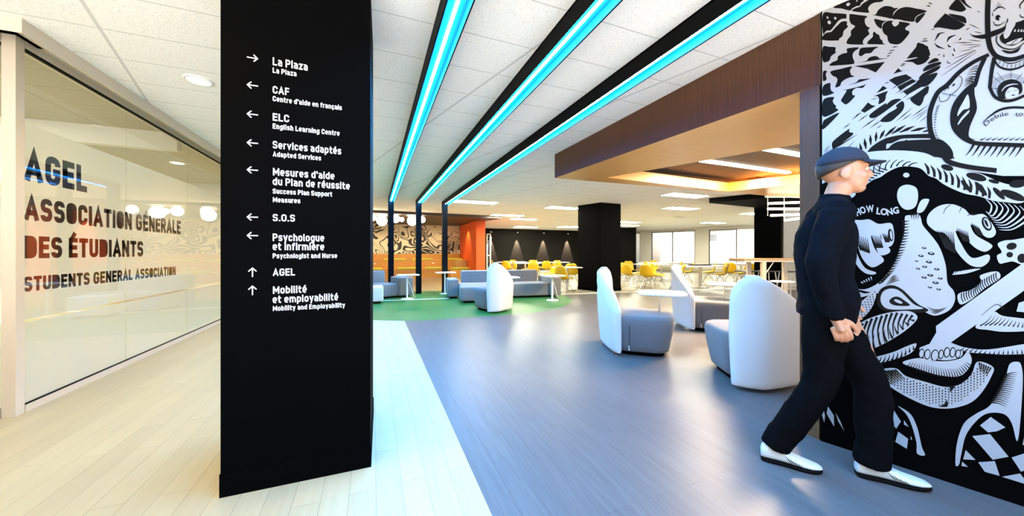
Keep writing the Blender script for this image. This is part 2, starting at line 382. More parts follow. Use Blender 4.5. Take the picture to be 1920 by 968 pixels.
# --- glazed office front on the left
GX = -2.44
m = MB()   # bulkhead over the glazing
prof = [(-2.14, H+.02), (-2.14, 2.64), (-2.39, 2.79), (-2.60, 2.79), (-2.60, H+.3), (-2.14, H+.3)]
def sweep_y(mb, prof, y0, y1, mi=0):
    n = len(prof); vs = [(p[0], y0, p[1]) for p in prof]+[(p[0], y1, p[1]) for p in prof]
    mb.add(vs, [tuple(range(n)), tuple(range(2*n-1, n-1, -1))]+[(i, n+i, n+(i+1) % n, (i+1) % n) for i in range(n)], mi)
sweep_y(m, prof, 3.40, 14.4)
n = len(prof)   # short return to the left
vs = [(-2.14, 3.28-.001, H+.02), (-2.14, 3.279, 2.64), (-2.39, 3.55, 2.79), (-2.39, 3.9, H+.3), (-2.14, 3.279, H+.3)]
ret = [(3.28, H+.02), (3.28, 2.64), (3.60, 2.79), (3.85, 2.79), (3.85, H+.3), (3.28, H+.3)]
k = len(ret); x0, x1 = -8.4, -2.14
vs = [(x1 if i < 2 or i == 5 else -2.39, r[0], r[1]) for i, r in enumerate(ret)]; m.add([(-2.14, 3.28, H+.02), (-2.14, 3.28, 2.64), (-2.14, 3.40, 2.64), (-2.14, 3.40, H+.02), (-2.39, 3.60, 2.79), (-2.39, 3.40, 2.79)], [(0, 1, 2, 3), (1, 4, 5, 2)], 0); vs = vs+[(x0, r[0], r[1]) for r in ret]
m.add(vs, [tuple(range(k-1, -1, -1)), tuple(range(k, 2*k))]+[(i, (i+1) % k, k+(i+1) % k, k+i) for i in range(k)], 0)
m.build('trim_2', M_alu, kind=ST)
m = MB(); m.box((GX-.055, 3.67, 0), (GX+.015, 3.74, 2.80)); m.build('trim_3', M_alu, kind=ST)          # corner post
m = MB(); m.box((GX-.055, 3.745, 0), (GX+.015, 14.3, .055)); m.box((GX-.055, 3.745, 2.735), (GX+.015, 14.3, 2.80)); m.build('trim_4', M_alu, kind=ST)
m = MB(); m.box((-8.4, 3.67, 0), (GX-.06, 3.74, .06)); m.box((-8.4, 3.67, 2.735), (GX-.06, 3.74, 2.80)); m.build('trim_5', M_alu, kind=ST)
m = MB()   # black gaskets
for z0, z1 in ((.055, .062), (2.722, 2.735)):
    m.box((GX-.02, 3.745, z0), (GX+.012, 14.3, z1)); m.box((-8.4, 3.70, z0), (GX-.06, 3.735, z1))
m.build('trim_6', M_blackmetal, kind=ST)
panes = [(3.745, 4.902), (4.908, 6.193), (6.199, 7.45), (7.456, 8.75), (8.756, 10.05), (10.056, 11.4), (11.406, 12.75)]
win = []
for i, (y0, y1) in enumerate(panes):
    m = MB(); m.box((GX-.006, y0, .062), (GX+.004, y1, 2.722)); o = m.build('window_%d' % (i+1), M_glass, kind=ST); win.append(o)
    f = MB(); f.box((GX-.0085, y0, .062), (GX-.0075, y1, .672)); f.box((GX-.0085, y0, .692), (GX-.0075, y1, 2.185))
    f.build('frosted_film', M_film, o)
m = MB(); m.box((-8.4, 3.695, .062), (GX-.06, 3.705, 2.722)); o = m.build('window_8', M_glass, kind=ST)
f = MB(); f.box((-8.4, 3.707, .062), (GX-.06, 3.708, .60)); f.box((-8.4, 3.707, .615), (GX-.06, 3.708, 2.06)); f.build('frosted_film', M_film, o)
# office room behind
M_offwall = mat('cream_office_paint', (.82, .78, .62), .8, noise=.03, nscale=5)
m = MB(); m.box((-8.6, -3.6, -.1), (-8.5, 3.74, H+.1)); m.build('wall_left', M_wallwhite, kind=ST)
m = MB(); m.box((-8.5, 3.74, 0), (-8.4, 14.4, 2.95)); m.box((-8.4, 14.3, 0), (-2.45, 14.4, 2.95)); m.build('wall_office', M_offwall, kind=ST)
m = MB(); m.box((-8.4, 10.6, 2.62), (-2.6, 10.9, 2.90)); m.box((-2.75, 10.6, 0), (-2.6, 10.75, 2.9)); m.build('trim_7', M_wallwhite, kind=ST)
m = MB(); m.box((-8.4, 6.3, 2.66), (-2.6, 6.42, 2.90)); m.build('trim_8', M_wallwhite, kind=ST)

# --- directory pillar
PB = Vector((-.70, 2.08, 0)); PX = Vector((.99982, -.01887, 0)); PW = .6826
def pp_(u, v, z): p = PB+PX*u+Vector((.01887, .99982, 0))*v; return (p.x, p.y, z)
m = MB(); m.prism([pp_(.004, .004, 0)[:2], pp_(PW-.001, .004, 0)[:2], pp_(PW-.001, .70, 0)[:2], pp_(.004, .70, 0)[:2]], 0, H+.001)
pillar = m.build('pillar', M_black, kind=ST)
m = MB(); m.prism([pp_(0, 0, 0)[:2], pp_(PW+.004, 0, 0)[:2], pp_(PW+.004, .704, 0)[:2], pp_(0, .704, 0)[:2]], 0, .114); m.build('baseboard', M_black, pillar)

# --- structural columns
m = MB(); m.prism([(6.44, 8.66), (7.24, 8.72), (7.0, 9.62), (6.19, 9.54)], 0, H+.001); col = m.build('column', M_blackwall, kind=ST)
m = MB(); m.prism([(6.432, 8.648), (7.253, 8.71), (7.01, 9.63), (6.178, 9.548)], 0, .10); m.build('baseboard', M_black, col)

# --- far walls
m = MB(); m.box((4.65, 20.5, 0), (17.5, 20.65, H+.001)); m.build('wall_back', mat('charcoal_wall_paint', (.0095, .0088, .0085), .7, spec=.03, noise=.2, nscale=60), kind=ST)
m = MB(); m.prism([(12.9, 17.45), (14.96, 16.60), (15.0, 16.72), (12.95, 17.57)], 0, H+.001); m.build('wall_partition', M_blackwall, kind=ST)
m = MB(); m.prism([(4.31, 14.98), (4.70, 14.85), (4.95, 18.3), (4.33, 18.3)], 0, H-.001); m.build('wall_orange', M_orange, kind=ST)
m = MB(); m.box((-3.0, 18.2, 0), (4.4, 18.35, H+.001)); m.build('wall_bleacher', M_wallwhite, kind=ST)
m = MB(); m.prism([(-2.1, 13.2), (5.0, 13.5), (4.75, 14.85), (4.9, 18.3), (-2.1, 18.3)], 2.64, H+.0005); m.build('ceiling_bulkhead', mat('dark_brown_panel', (.035, .018, .012), .5, noise=.2), kind=ST)
m = MB(); m.box((6.55, 20.44, 0), (6.62, 20.498, 2.40)); m.box((6.78, 20.44, 0), (6.85, 20.498, 2.40)); m.box((6.55, 20.44, 2.34), (6.85, 20.498, 2.40)); m.box((6.55, 20.44, 1.0), (6.85, 20.498, 1.05)); d_ = m.build('door_1', M_alu, kind=ST)
m = MB(); m.box((6.62, 20.46, 0), (6.78, 20.47, 2.34)); m.build('pane', M_winglass, d_)
m = MB(); m.box((-8, 21.6, 0), (22, 21.75, 3)); m.build('wall_far', M_wallwhite, kind=ST)

# --- window wall on the right
V0 = Vector((19.85, 12.8, 0)); VD = Vector((-.3829, .9238, 0)); VN = Vector((.9238, .3829, 0))
def vp(u, z, off=0): p = V0+VD*u+VN*off; return Vector((p.x, p.y, z))
def vbox(mb, u0, u1, z0, z1, o0, o1, mi=0):
    vs = [vp(u, z, o) for z in (z0, z1) for (u, o) in ((u0, o0), (u0, o1), (u1, o1), (u1, o0))]
    mb.add(vs, [(0, 3, 2, 1), (4, 5, 6, 7), (0, 1, 5, 4), (1, 2, 6, 5), (2, 3, 7, 6), (3, 0, 4, 7)], mi)
OP = [(-4.4, -.9), (-.35, 2.22), (3.0, 5.77), (6.56, 9.4)]
m = MB(); vbox(m, -6, 10.2, 0, .48, 0, .25); vbox(m, -6, 10.2, 2.60, H+.001, 0, .25)
us = [-6]+[q for o_ in OP for q in o_]+[10.2]
for i in range(0, len(us), 2): vbox(m, us[i], us[i+1], .48, 2.60, 0, .25)
m.build('wall_windows', M_wallwhite, kind=ST)
m = MB(); vbox(m, -6, 10.2, .02, .24, -.12, 0); m.build('trim_9', mat('heater_casing_paint', (.42, .38, .28), .6, noise=.05), kind=ST)
M_dkframe = mat('dark_window_frame', (.10, .09, .085), .4, noise=.05)
for i, (u0, u1) in enumerate(OP):
    um = {1: .79, 2: 4.39}.get(i, (u0+u1)/2)
    m = MB(); t = .05
    vbox(m, u0, u1, .48, .48+t, .06, .14); vbox(m, u0, u1, 2.6-t, 2.6, .06, .14)
    for q in (u0, um-t/2, u1-t): vbox(m, q, q+t, .48, 2.6, .05, .15)
    fr = m.build('window_%d' % (9+i), M_dkframe, kind=ST)
    m = MB(); vbox(m, u0+t, um-t/2, .53, 2.55, .095, .102); vbox(m, um+t/2, u1-t, .53, 2.55, .095, .102); m.build('pane', M_winglass, fr)
# --- fourth side of the hall, behind the camera, left open so the added world light fills it

# dark cupboards by the bar
m = MB(); m.prism([(11.36, 7.27), (12.16, 6.95), (12.9, 7.4), (12.0, 7.60)], 0, H+.001); m.build('column', M_black, kind=ST)
m = MB(); m.prism([(12.3, 6.95), (15.0, 5.3), (15.1, 5.45), (12.4, 7.1)], 0, H+.001); m.build('wall_bar', M_wallwhite, kind=ST)

# ================================================================ lights one can see
def portal(x, label):
    root = empty('light_portal', (x, 10.3, 0), 0, label, 'light', None)
    y0, y1 = -12.6, .075      # local: the beam runs back over the camera
    hw, zt, zb = .075, H-.002, 2.61
    m = MB(); m.box((-hw, y0, zt-.012), (hw, y1, zt)); m.box((-hw, y0, zb), (-hw+.008, y1, zt)); m.box((hw-.008, y0, zb), (hw, y1, zt)); m.box((-hw, y1-.008, zb), (hw, y1, zt))
    m.build('beam_housing', M_blackmetal, root)
    m = MB(); m.box((-hw+.008, y0, 2.667), (hw-.008, y1-.16, 2.67)); m.box((-hw+.008, y0, zb+.004), (-hw+.0095, y1-.16, 2.668)); m.box((hw-.0095, y0, zb+.004), (hw-.008, y1-.16, 2.668)); m.build('reflector', M_ledlining, root)
    m = MB(); m.box((-.021, y0, 2.655), (.021, y1-.17, 2.666)); m.box((-.010, y0, 2.653), (.010, y1-.17, 2.6545), 1); m.build('led_strip', [M_led, M_ledc], root)
    m = MB(); m.box((-hw, -.075, 0), (hw, y1, zt)); m.build('post', M_blackmetal, root)
    return root
portal(.45, 'black portal beam with cyan led strip nearest the directory pillar')
portal(1.215, 'middle of the three black portal beams with cyan led strips')
portal(1.98, 'black portal beam with cyan led strip nearest the timber coffer')

def troffer(c, lx, ly, rz=0, label=None, group=None, first=[None]):
    if first[0] is None:
        t = empty('ceiling_light', (0, 0, 0)); t['category'] = 'ceiling light'
        m = MB(); e = .03
        for a, b in (((-.6, -.3), (.6, -.3+e)), ((-.6, .3-e), (.6, .3)), ((-.6, -.3), (-.6+e, .3)), ((.6-e, -.3), (.6, .3))): m.box((*a, -.012), (*b, 0))
        m.build('frame', M_white, t)
        m = MB(); m.box((-.57, -.27, -.008), (.57, .27, -.002)); m.build('diffuser', M_trof, t); first[0] = t; o = t
    else: o = dup(first[0])
    o.location = (c[0], c[1], H); o.rotation_euler = (0, 0, rz); o.scale = (lx/1.2, ly/.6, 1); o['label'] = label; o['group'] = 'fluorescent ceiling panels'
    return o
for c, lx, ly, lab in (
    ((2.88, 10.03), 1.35, .5, 'glowing ceiling panel just behind the right portal post'),
    ((5.1, 13.1), 1.4, .5, 'glowing ceiling panel in front of the dark bulkhead tip'),
    ((6.36, 14.3), 1.25, .5, 'glowing ceiling panel behind the one at the bulkhead tip'),
    ((8.45, 18.7), 1.4, .8, 'glowing ceiling panel nearest the black wall left end'),
    ((6.0, 10.2), 1.2, .5, 'glowing ceiling panel left of the large black column top'),
    ((10.8, 17.6), 1.4, .8, 'glowing ceiling panel low beside the black column left edge'),
    ((11.9, 13.75), 1.3, .5, 'upper of the two glowing panels right of the black column'),
    ((13.3, 15.4), 1.3, .5, 'lower of the two glowing panels right of the black column'),
    ((9.9, 8.8), 1.3, .5, 'glowing ceiling panel between the column and the timber coffer'),
    ((16.2, 12.4), 1.3, .6, 'glowing ceiling panel above the wide window pair'),
    ((7.75, 6.75), 1.35, .45, 'glowing ceiling panel right behind the timber coffer far edge'),
    ((14.1, 8.9), 1.5, .5, 'glowing ceiling panel before the dark cupboards'),
    ): troffer(c, lx, ly, 0, lab)
# air vent
m = MB(); m.box((-.3, -.15, -.01), (.3, .15, 0))
for k in range(6): m.box((-.27, -.125+k*.045, -.016), (.27, -.115+k*.045, -.01), 1)
o = m.build('ceiling_vent', [M_white, M_alu], label='small white air vent in the ceiling before the windows', cat='vent'); o.location = (12.2, 10.9, H)

def downlight(loc, r, label, group):
    t = empty('downlight', loc, 0, label, 'ceiling light', group)
    MB().lathe([(r*.78, -.002), (r*.8, -.012), (r, -.010), (r, 0)], n=32).build('trim_ring', M_white, t)
    MB().lathe([(0, -.006), (r*.79, -.006)], n=32).build('lens', M_down, t)
    return t
downlight((-1.45, 3.87, H), .105, 'round recessed downlight in the corridor ceiling outside the glass', None)
downlight((-3.06-.37, 5.74+.66, 2.90), .12, 'round downlight behind the glass above the big black letters', None)
downlight((-3.07-.37, 7.5+.85, 2.90), .12, 'round downlight behind the glass nearest the pillar', None)

def globe(loc, r, label):
    t = empty('globe_pendant', loc, 0, label, 'pendant light', 'glowing globes under the dark bulkhead')
    prof = [(r*math.sin(math.pi*k/16), -r*math.cos(math.pi*k/16)) for k in range(17)]
    MB().lathe(prof, n=24).build('globe', M_globe, t)
    MB().tube([(0, 0, r*.9), (0, 0, 2.64-loc[2]+.003)], .008, 8).build('cord', M_blackmetal, t)
for px, D, r, z, lab in ((698, 12.4, .14, 2.49, 'glowing globe lamp half hidden by the directory pillar'), (716, 13.6, .2, 2.47, 'large glowing globe lamp just left of the first portal post'),
    (742, 13.0, .15, 2.49, 'glowing globe lamp partly behind the first portal post'), (753.4, 12.95, .085, 2.46, 'smallest glowing globe lamp between two portal posts'),
    (772.6, 13.6, .19, 2.47, 'large glowing globe lamp touching the middle portal post left side'), (791.4, 13.2, .125, 2.48, 'glowing globe lamp just right of the middle portal post')):
    s_ = (px-960)/640*D; x = math.sin(YAW)*D+math.cos(YAW)*s_; y = math.cos(YAW)*D-math.sin(YAW)*s_
    globe((x, y, z), r, lab)

# tube lamps inside the timber coffer
def coffer_lamp(x0, x1, y, label):
    t = empty('linear_lamp', ((x0+x1)/2, y, 2.62), 0, label, 'ceiling light', 'tube lamps in the timber coffer'); h = (x1-x0)/2
    m = MB(); m.box((-h-.02, -.05, -.012), (h+.02, .05, 0)); m.build('housing', M_white, t)
    m = MB(); m.box((-h, -.04, -.035), (h, .04, -.012)); m.build('tube', M_cofl, t)
coffer_lamp(4.60, 6.72, 3.72, 'long glowing tube lamp in the timber coffer, farther one')
coffer_lamp(4.84, 6.9, 2.98, 'glowing tube lamp in the timber coffer beside the mural wall')

# stacked bar pendant near the cupboards
t = empty('pendant_lamp', (7.8, 4.4, 0), math.radians(-22), 'pendant of stacked glowing bars hung over the high table', 'pendant light')
for (xa, za, xb, zb) in ((-.32, 2.21, .5, 2.24), (-.33, 2.10, .5, 2.10), (-.27, 1.965, .5, 1.99), (.02, 1.865, .42, 1.92)):
    MB().tube([(xa, 0, za), (xb, 0, zb)], .022, 12).build('glowing_bar', M_cofl, t)
for x, z in ((-.31, 1.96), (.03, 1.86), (.40, 1.92)): MB().tube([(x, .03, z), (x, .03, 2.598 if False else 2.35)], .006, 6).build('rod', M_whitemetal, t)
MB().box((-.35, .0, 2.34), (.45, .06, 2.40)).build('canopy', M_whitemetal, t)

# small spot cans on the black wall with their pools of light
for i, (x, px) in enumerate(((6.82, 918), (8.63, 969), (10.54, 1018), (12.4, 1063))):
    t = empty('wall_spotlight', (x, 20.5, 2.56), 0, ('leftmost small spotlight on the black wall, beside the orange wall', 'second small spotlight on the black wall from the orange wall', 'third small spotlight on the black wall from the orange wall', 'small spotlight on the black wall nearest the black column')[i], 'spotlight', 'small spotlights along the black wall')
    MB().tube([(0, -.155, .06), (0, -.155, -.05)], .045, 14).build('can', M_blackmetal, t)
    MB().box((-.015, -.155, -.0), (.015, .0, .03)).build('bracket', M_blackmetal, t)
    MB().lathe([(0, -.055), (.04, -.055)], (0, -.155, 0), 14).build('lens', M_down, t)
    light('wall_spot_light', 'SPOT', (x, 20.345, 2.50), 2600, (1, .76, .50), .02, (x, 20.36, 0), 36, .4)
light('orange_spot_light', 'SPOT', (3.95, 16.4, 2.60), 70, (1, .8, .5), .03, (4.6, 16.5, 0), 70, .5)
for x in (-.5, 1.2, 2.9): light('bleacher_spot_light', 'SPOT', (x, 16.5, 2.6), 80, (1, .82, .52), .1, (x, 17.6, .6), 120, .8)

# ================================================================ lounge chairs
def lounge_chair(label, loc, rz, table=True, mirror=1):
    t = empty('lounge_chair', loc, rz, label, 'chair', 'white backed lounge chairs')
    # seat: rounded block, narrower at the foot; it looks along +x
    def plan(k, inset=0.0):
        pts = []
        for (x, y) in rrect(.36, .37, .20, 8):
            f = 1.0-.16*max(0, (x+.36)/.72)            # front a little narrower
            pts.append(((x*k)+.10, y*f*k))
        return pts
    lv = [(.05, .80), (.06, .83), (.12, .87), (.30, .965), (.385, .995), (.42, .998), (.447, .985), (.464, .955), (.472, .90), (.474, .60), (.474, .15)]
    m = MB(); m.loft([[(x, y, z) for (x, y) in plan(k)] for z, k in lv]); seat = m.build('seat', M_fabg, t)
    m = MB(); m.loft([[(x, y, z) for (x, y) in plan(k)] for z, k in ((0, .70), (.052, .70))], smooth=False); m.build('plinth', M_black, t)
    # seam piping round the side and the little white tag
    m = MB(); m.box((-.02, -.372, .10), (-.016, -.352, .36)); m.box((-.03, -.338, .075), (-.015, -.328, .125), 1); 
    m.build('side_seam', [M_blackwall, M_white], t)
    # backrest: curved padded shield, one shoulder higher
    T = .075; rings = []; zs = [.035, .045, .07]+[.1+.05*k for k in range(17)]+[.93, .955, .975, .99, 1.0, 1.007]
    for z in zs:
        base = .37+.03*min(1, z/.5)
        yL = base if z <= .80 else .27+(base-.27)*max(0, 1-((z-.80)/.215)**2.2)
        yR = base if z <= .50 else -.27+(base+.27)*max(0, 1-((z-.50)/.515)**1.75)
        if z > .995: yL, yR = .27+.05*(1.02-z)/.025, -.27+.08*(1.02-z)/.025
        th = T*(.80+.2*math.sin(min(1, z/.9)*math.pi)); 
        if z < .06: th *= .75+.25*(z-.03)/.03
        if z > .93: th *= max(.25, math.sqrt(max(.02, 1-((z-.93)/.08)**2)))
        n = 22; ring = []
        c = (yL-yR)/2; hw = (yL+yR)/2
        for k in range(2*n):
            a = 2*math.pi*k/(2*n); s_ = math.copysign(abs(math.cos(a))**.55, math.cos(a)); q = math.copysign(abs(math.sin(a))**.62, math.sin(a))
            y = (c+hw*s_)*mirror; th_k = th*q
            x = -.36-.055*(z/1.0)+(.50*abs(y*mirror-.17)**1.25)+th_k     # wraps round the seat, leans back
            ring.append((x, y, z))
        rings.append(ring if mirror == 1 else ring[::-1])
    m = MB(); m.loft(rings); m.build('backrest', M_fabw, t)
    if table:
        m = MB(); m.tube([(.30, .10, .468), (.30, .10, .695)], .0135, 14); m.build('table_pole', M_steel, t)
        prof = [[(x+.33, y+.06, z) for (x, y) in rrect(.27*k, .25*k, .14*k, 8)] for z, k in ((.695, .975), (.70, 1), (.714, 1), (.718, .985))]
        m = MB(); m.loft(prof); m.build('table_top', M_white, t)
    return t
lounge_chair('white backed lounge chair with round table, nearest in front of the black column', (2.98, 3.36, 0), math.radians(-45), True)
lounge_chair('white backed lounge chair with round table, behind the two nearer lounge chairs', (4.85, 3.90, 0), math.radians(-50), True)
lounge_chair('large white backed lounge chair seen from behind beside the walking person', (3.40, 2.17, 0), math.radians(64), False)
lounge_chair('white backed lounge chair standing on the green floor before the grey sofa', (2.34, 6.80, 0), math.radians(108), False)

# ================================================================ side tables, sofas
def side_table(loc, label, rz=0):
    t = empty('side_table', loc, rz, label, 'table', 'white pedestal side tables')
    MB().lathe([(0, 0), (.155, 0), (.155, .010), (.15, .014), (.03, .018), (0, .018)], n=32).build('base', M_whitemetal, t)
    MB().tube([(0, 0, .012), (0, 0, .612)], .024, 14).build('pole', M_whitemetal, t)
    m = MB(); m.loft([[(x+.02, y, z) for (x, y) in rrect(.28*k, .24*k, .12*k, 8)] for z, k in ((.61, .98), (.615, 1), (.628, 1), (.632, .985))]); m.build('table_top', M_white, t)
    m = MB(); m.tube([(.03, .0, .46), (.06, .0, .40), (.16, .02, .09), (.20, .03, .012)], .006, 6); m.build('power_cord', M_white, t)
    return t
side_table((.80, 9.22, 0), 'white side table on a pole before the left sofa')
side_table((1.92, 9.96, 0), 'white side table on a pole between portal post and grey sofa')
side_table((4.16, 7.58, 0), 'white side table on a pole at the right end of the grey sofa')
side_table((2.86, 7.45, 0), 'white side table half hidden behind the lounge chair on green floor')

def sofa_part(mb, a, b, r=.035): mb.rbox(((a[0]+b[0])/2, (a[1]+b[1])/2, (a[2]+b[2])/2), (b[0]-a[0], b[1]-a[1], b[2]-a[2]), r, 3)
def block(t, name, a, b, mat_=None):
    m = MB(); sofa_part(m, a, b); return m.build(name, mat_ or M_fabs, t)
# right group: long sofa facing the camera, ottoman at its left
def at(o, ang, p): c, s = math.cos(ang), math.sin(ang); return (o[0]+c*p[0]-s*p[1], o[1]+s*p[0]+c*p[1], 0)
ra = math.radians(-8)
t = empty('sofa', (2.02, 8.52, 0), ra, 'long grey modular sofa with low back behind the lounge chair on green floor', 'sofa')
block(t, 'seat', (.02, .0, .045), (2.42, .72, .38)); block(t, 'backrest', (.12, .70, .045), (2.30, 1.02, .70)); block(t, 'armrest', (2.40, -.10, .045), (2.72, .98, .535))
m = MB(); m.box((.1, .06, 0), (2.6, .9, .046)); m.build('plinth', M_black, t)
t = empty('ottoman', (2.00, 8.33, 0), ra, 'grey block ottoman pushed against the long sofa left end', 'ottoman'); block(t, 'cushion', (-.03, .03, .045), (1.0, .172, .375)) if False else block(t, 'cushion', (-.03, -.42, .045), (.95, .165, .375))
m = MB(); m.box((.05, -.36, 0), (.88, .10, .046)); m.build('plinth', M_black, t)
t = empty('armrest_block', (1.86, 9.25, 0), ra, 'pale block end piece left of the long grey sofa by the portal post', 'ottoman'); block(t, 'cushion', (-.02, -.42, .045), (.26, .38, .50))
m = MB(); m.box((.03, -.36, 0), (.22, .33, .046)); m.build('plinth', M_black, t)
# left group
la = math.radians(17)
t = empty('sofa', (-.35, 9.28, 0), la, 'blue grey modular sofa beside the directory pillar', 'sofa')
block(t, 'seat', (-.5, .0, .045), (1.02, .64, .375)); block(t, 'backrest', (-.5, .62, .045), (.86, .90, .70)); block(t, 'armrest', (1.0, -.05, .045), (1.40, .62, .535))
m = MB(); m.box((-.45, .06, 0), (1.33, .58, .046)); m.build('plinth', M_black, t)
t = empty('ottoman', (-.35, 8.60, 0), 0, 'white block ottoman partly hidden by the directory pillar', 'ottoman'); block(t, 'cushion', (0, 0, .045), (.56, .46, .40), M_fabw)
m = MB(); m.box((.05, .05, 0), (.5, .41, .046)); m.build('plinth', M_black, t)

# ================================================================ bleachers with lime cushions
t = empty('bleacher', (0, 16.6, 0), 0, 'oak veneer stepped bleacher under the black and white wall art', 'bench')
t2 = MB()
MB().box((-2.2, 0, 0), (3.3, .75, .42)).build('lower_step', M_wooda, t); MB().box((-2.2, .76, 0), (4.29, 1.40, .84)).build('upper_step', M_wooda, t)
MB().box((-2.2, 1.41, 0), (4.29, 1.58, 1.13)).build('back_panel', M_wooda, t)
MB().box((3.31, -.75, 0), (4.29, .755, .42)).build('return_step', M_wooda, t); MB().box((3.75, -.05, .421), (4.29, .755, .84)).build('end_block', wood('oak_veneer_end', (.52, .32, .10), (.44, .25, .07), .4), t)
for x0, x1, y0, z in ((-2.2, 3.3, -.012, .41), (-2.2, 4.29, .745, .83)): MB().box((x0, y0, z-.012), (x1, y0+.02, z+.014)).build('nosing', M_woodl, t)
for x in (.05, 2.75): MB().box((x-.05, .75, .66), (x+.05, .7605, .70)).build('step_light', M_white, t)
def cushion(x, y, z, wd, dp, label, rz=0):
    o = MB().rbox((0, 0, .035), (wd, dp, .07), .025, 3).build('seat_cushion', M_lime, label=label, cat='cushion', group='lime cushions on the bleacher'); o.location = (x, y, z); return o
for x, z, wd, lab in ((.95, .84, 1.0, 'lime cushion on the upper step behind the first portal post'), (2.25, .84, .95, 'lime cushion on the upper step between the middle and right posts'), (3.75, .84, 1.0, 'lime cushion on the upper step nearest the orange wall'),
    (-.1, .42, .9, 'lime cushion on the lower step beside the directory pillar'), (1.45, .42, .85, 'lime cushion on the lower step left of the middle post'), (2.75, .42, .85, 'lime cushion on the lower step left of the right post')):
    cushion(x, 16.6+(.3 if z < .5 else 1.05), z+.001, wd, .5, lab)
cushion(3.85, 16.05, .421, .85, .5, 'lime cushion on the lower return step before the orange wall')

# ================================================================ yellow shell chairs and white tables
def shell_chair():
    t = empty('shell_chair', (0, 0, 0)); t['category'] = 'chair'
    # profile along x (front +x): seat then back
    prof = [(.225, .425), (.20, .440), (.14, .437), (.05, .425), (-.05, .415), (-.12, .420), (-.175, .45), (-.205, .52), (-.225, .60), (-.245, .69), (-.262, .77), (-.270, .815)]
    wid = [.19, .215, .228, .232, .232, .23, .225, .222, .218, .205, .17, .10]
    lift = [.0, .004, .02, .045, .06, .065, .06, .05, .035, .02, .01, .0]
    n = 12; top = []
    for (x, z), wd, lf in zip(prof, wid, lift):
        row = []
        for k in range(n+1):
            s_ = -1+2*k/n; e = abs(s_)**2.4
            fwd = .055*e if z > .5 else 0
            row.append((x+fwd+(.0 if z > .5 else 0), wd*s_, z+lf*e*(1 if z < .5 else .3)))
        top.append(row)
    m = MB(); N_ = n+1; vs = [p for r_ in top for p in r_]
    f = [(i*N_+k, i*N_+k+1, (i+1)*N_+k+1, (i+1)*N_+k) for i in range(len(top)-1) for k in range(n)]
    m.add(vs, f, 0, True); o = m.build('shell', M_yellow, t)
    md = o.modifiers.new('thickness', 'SOLIDIFY'); md.thickness = .012; md.offset = -1
    dg = bpy.context.evaluated_depsgraph_get(); me = bpy.data.meshes.new_from_object(o.evaluated_get(dg)); o.modifiers.clear(); o.data = me
    m = MB(); r = .0065
    for sy in (-1, 1):
        for sx, fx in ((1, .20), (-1, -.22)):
            m.tube([(.02*sx, .12*sy, .405), (fx, .20*sy, .006)], r, 6)
            m.tube([(.10*sx, .05*sy, .40), (fx, .20*sy, .006)], r*.8, 6)
            m.tube([(-.02*sx, -.10*sy, .40), (fx*.55, .16*sy, .20)], r*.8, 6)
        m.tube([(.20, .20*sy, .008), (-.22, .20*sy, .008)], r*.0+.004, 6)
    m.tube([(.11, .16, .20), (-.12, .16, .20), (-.12, -.16, .20), (.11, -.16, .20), (.11, .16, .20)], r*.8, 6)
    m.tube([(.02, -.12, .407), (.02, .12, .407)], r, 6); m.tube([(-.02, -.12, .407), (-.02, .12, .407)], r, 6)
    m.build('wire_base', M_chrome, t)
    return t
sc0 = shell_chair(); used = []
def on_floor(px, D): s_ = (px-960)/640*D; return (math.sin(YAW)*D+math.cos(YAW)*s_, math.cos(YAW)*D-math.sin(YAW)*s_, 0)
def schair(px, D, face, label):
    """face: degrees clockwise from looking away from the camera"""
    o = sc0 if not used else dup(sc0); used.append(1)
    o.location = on_floor(px, D); view = math.atan2(o.location.y, o.location.x); o.rotation_euler = (0, 0, view-math.radians(face)); o['label'] = label; o['group'] = 'yellow shell chairs of the dining area'
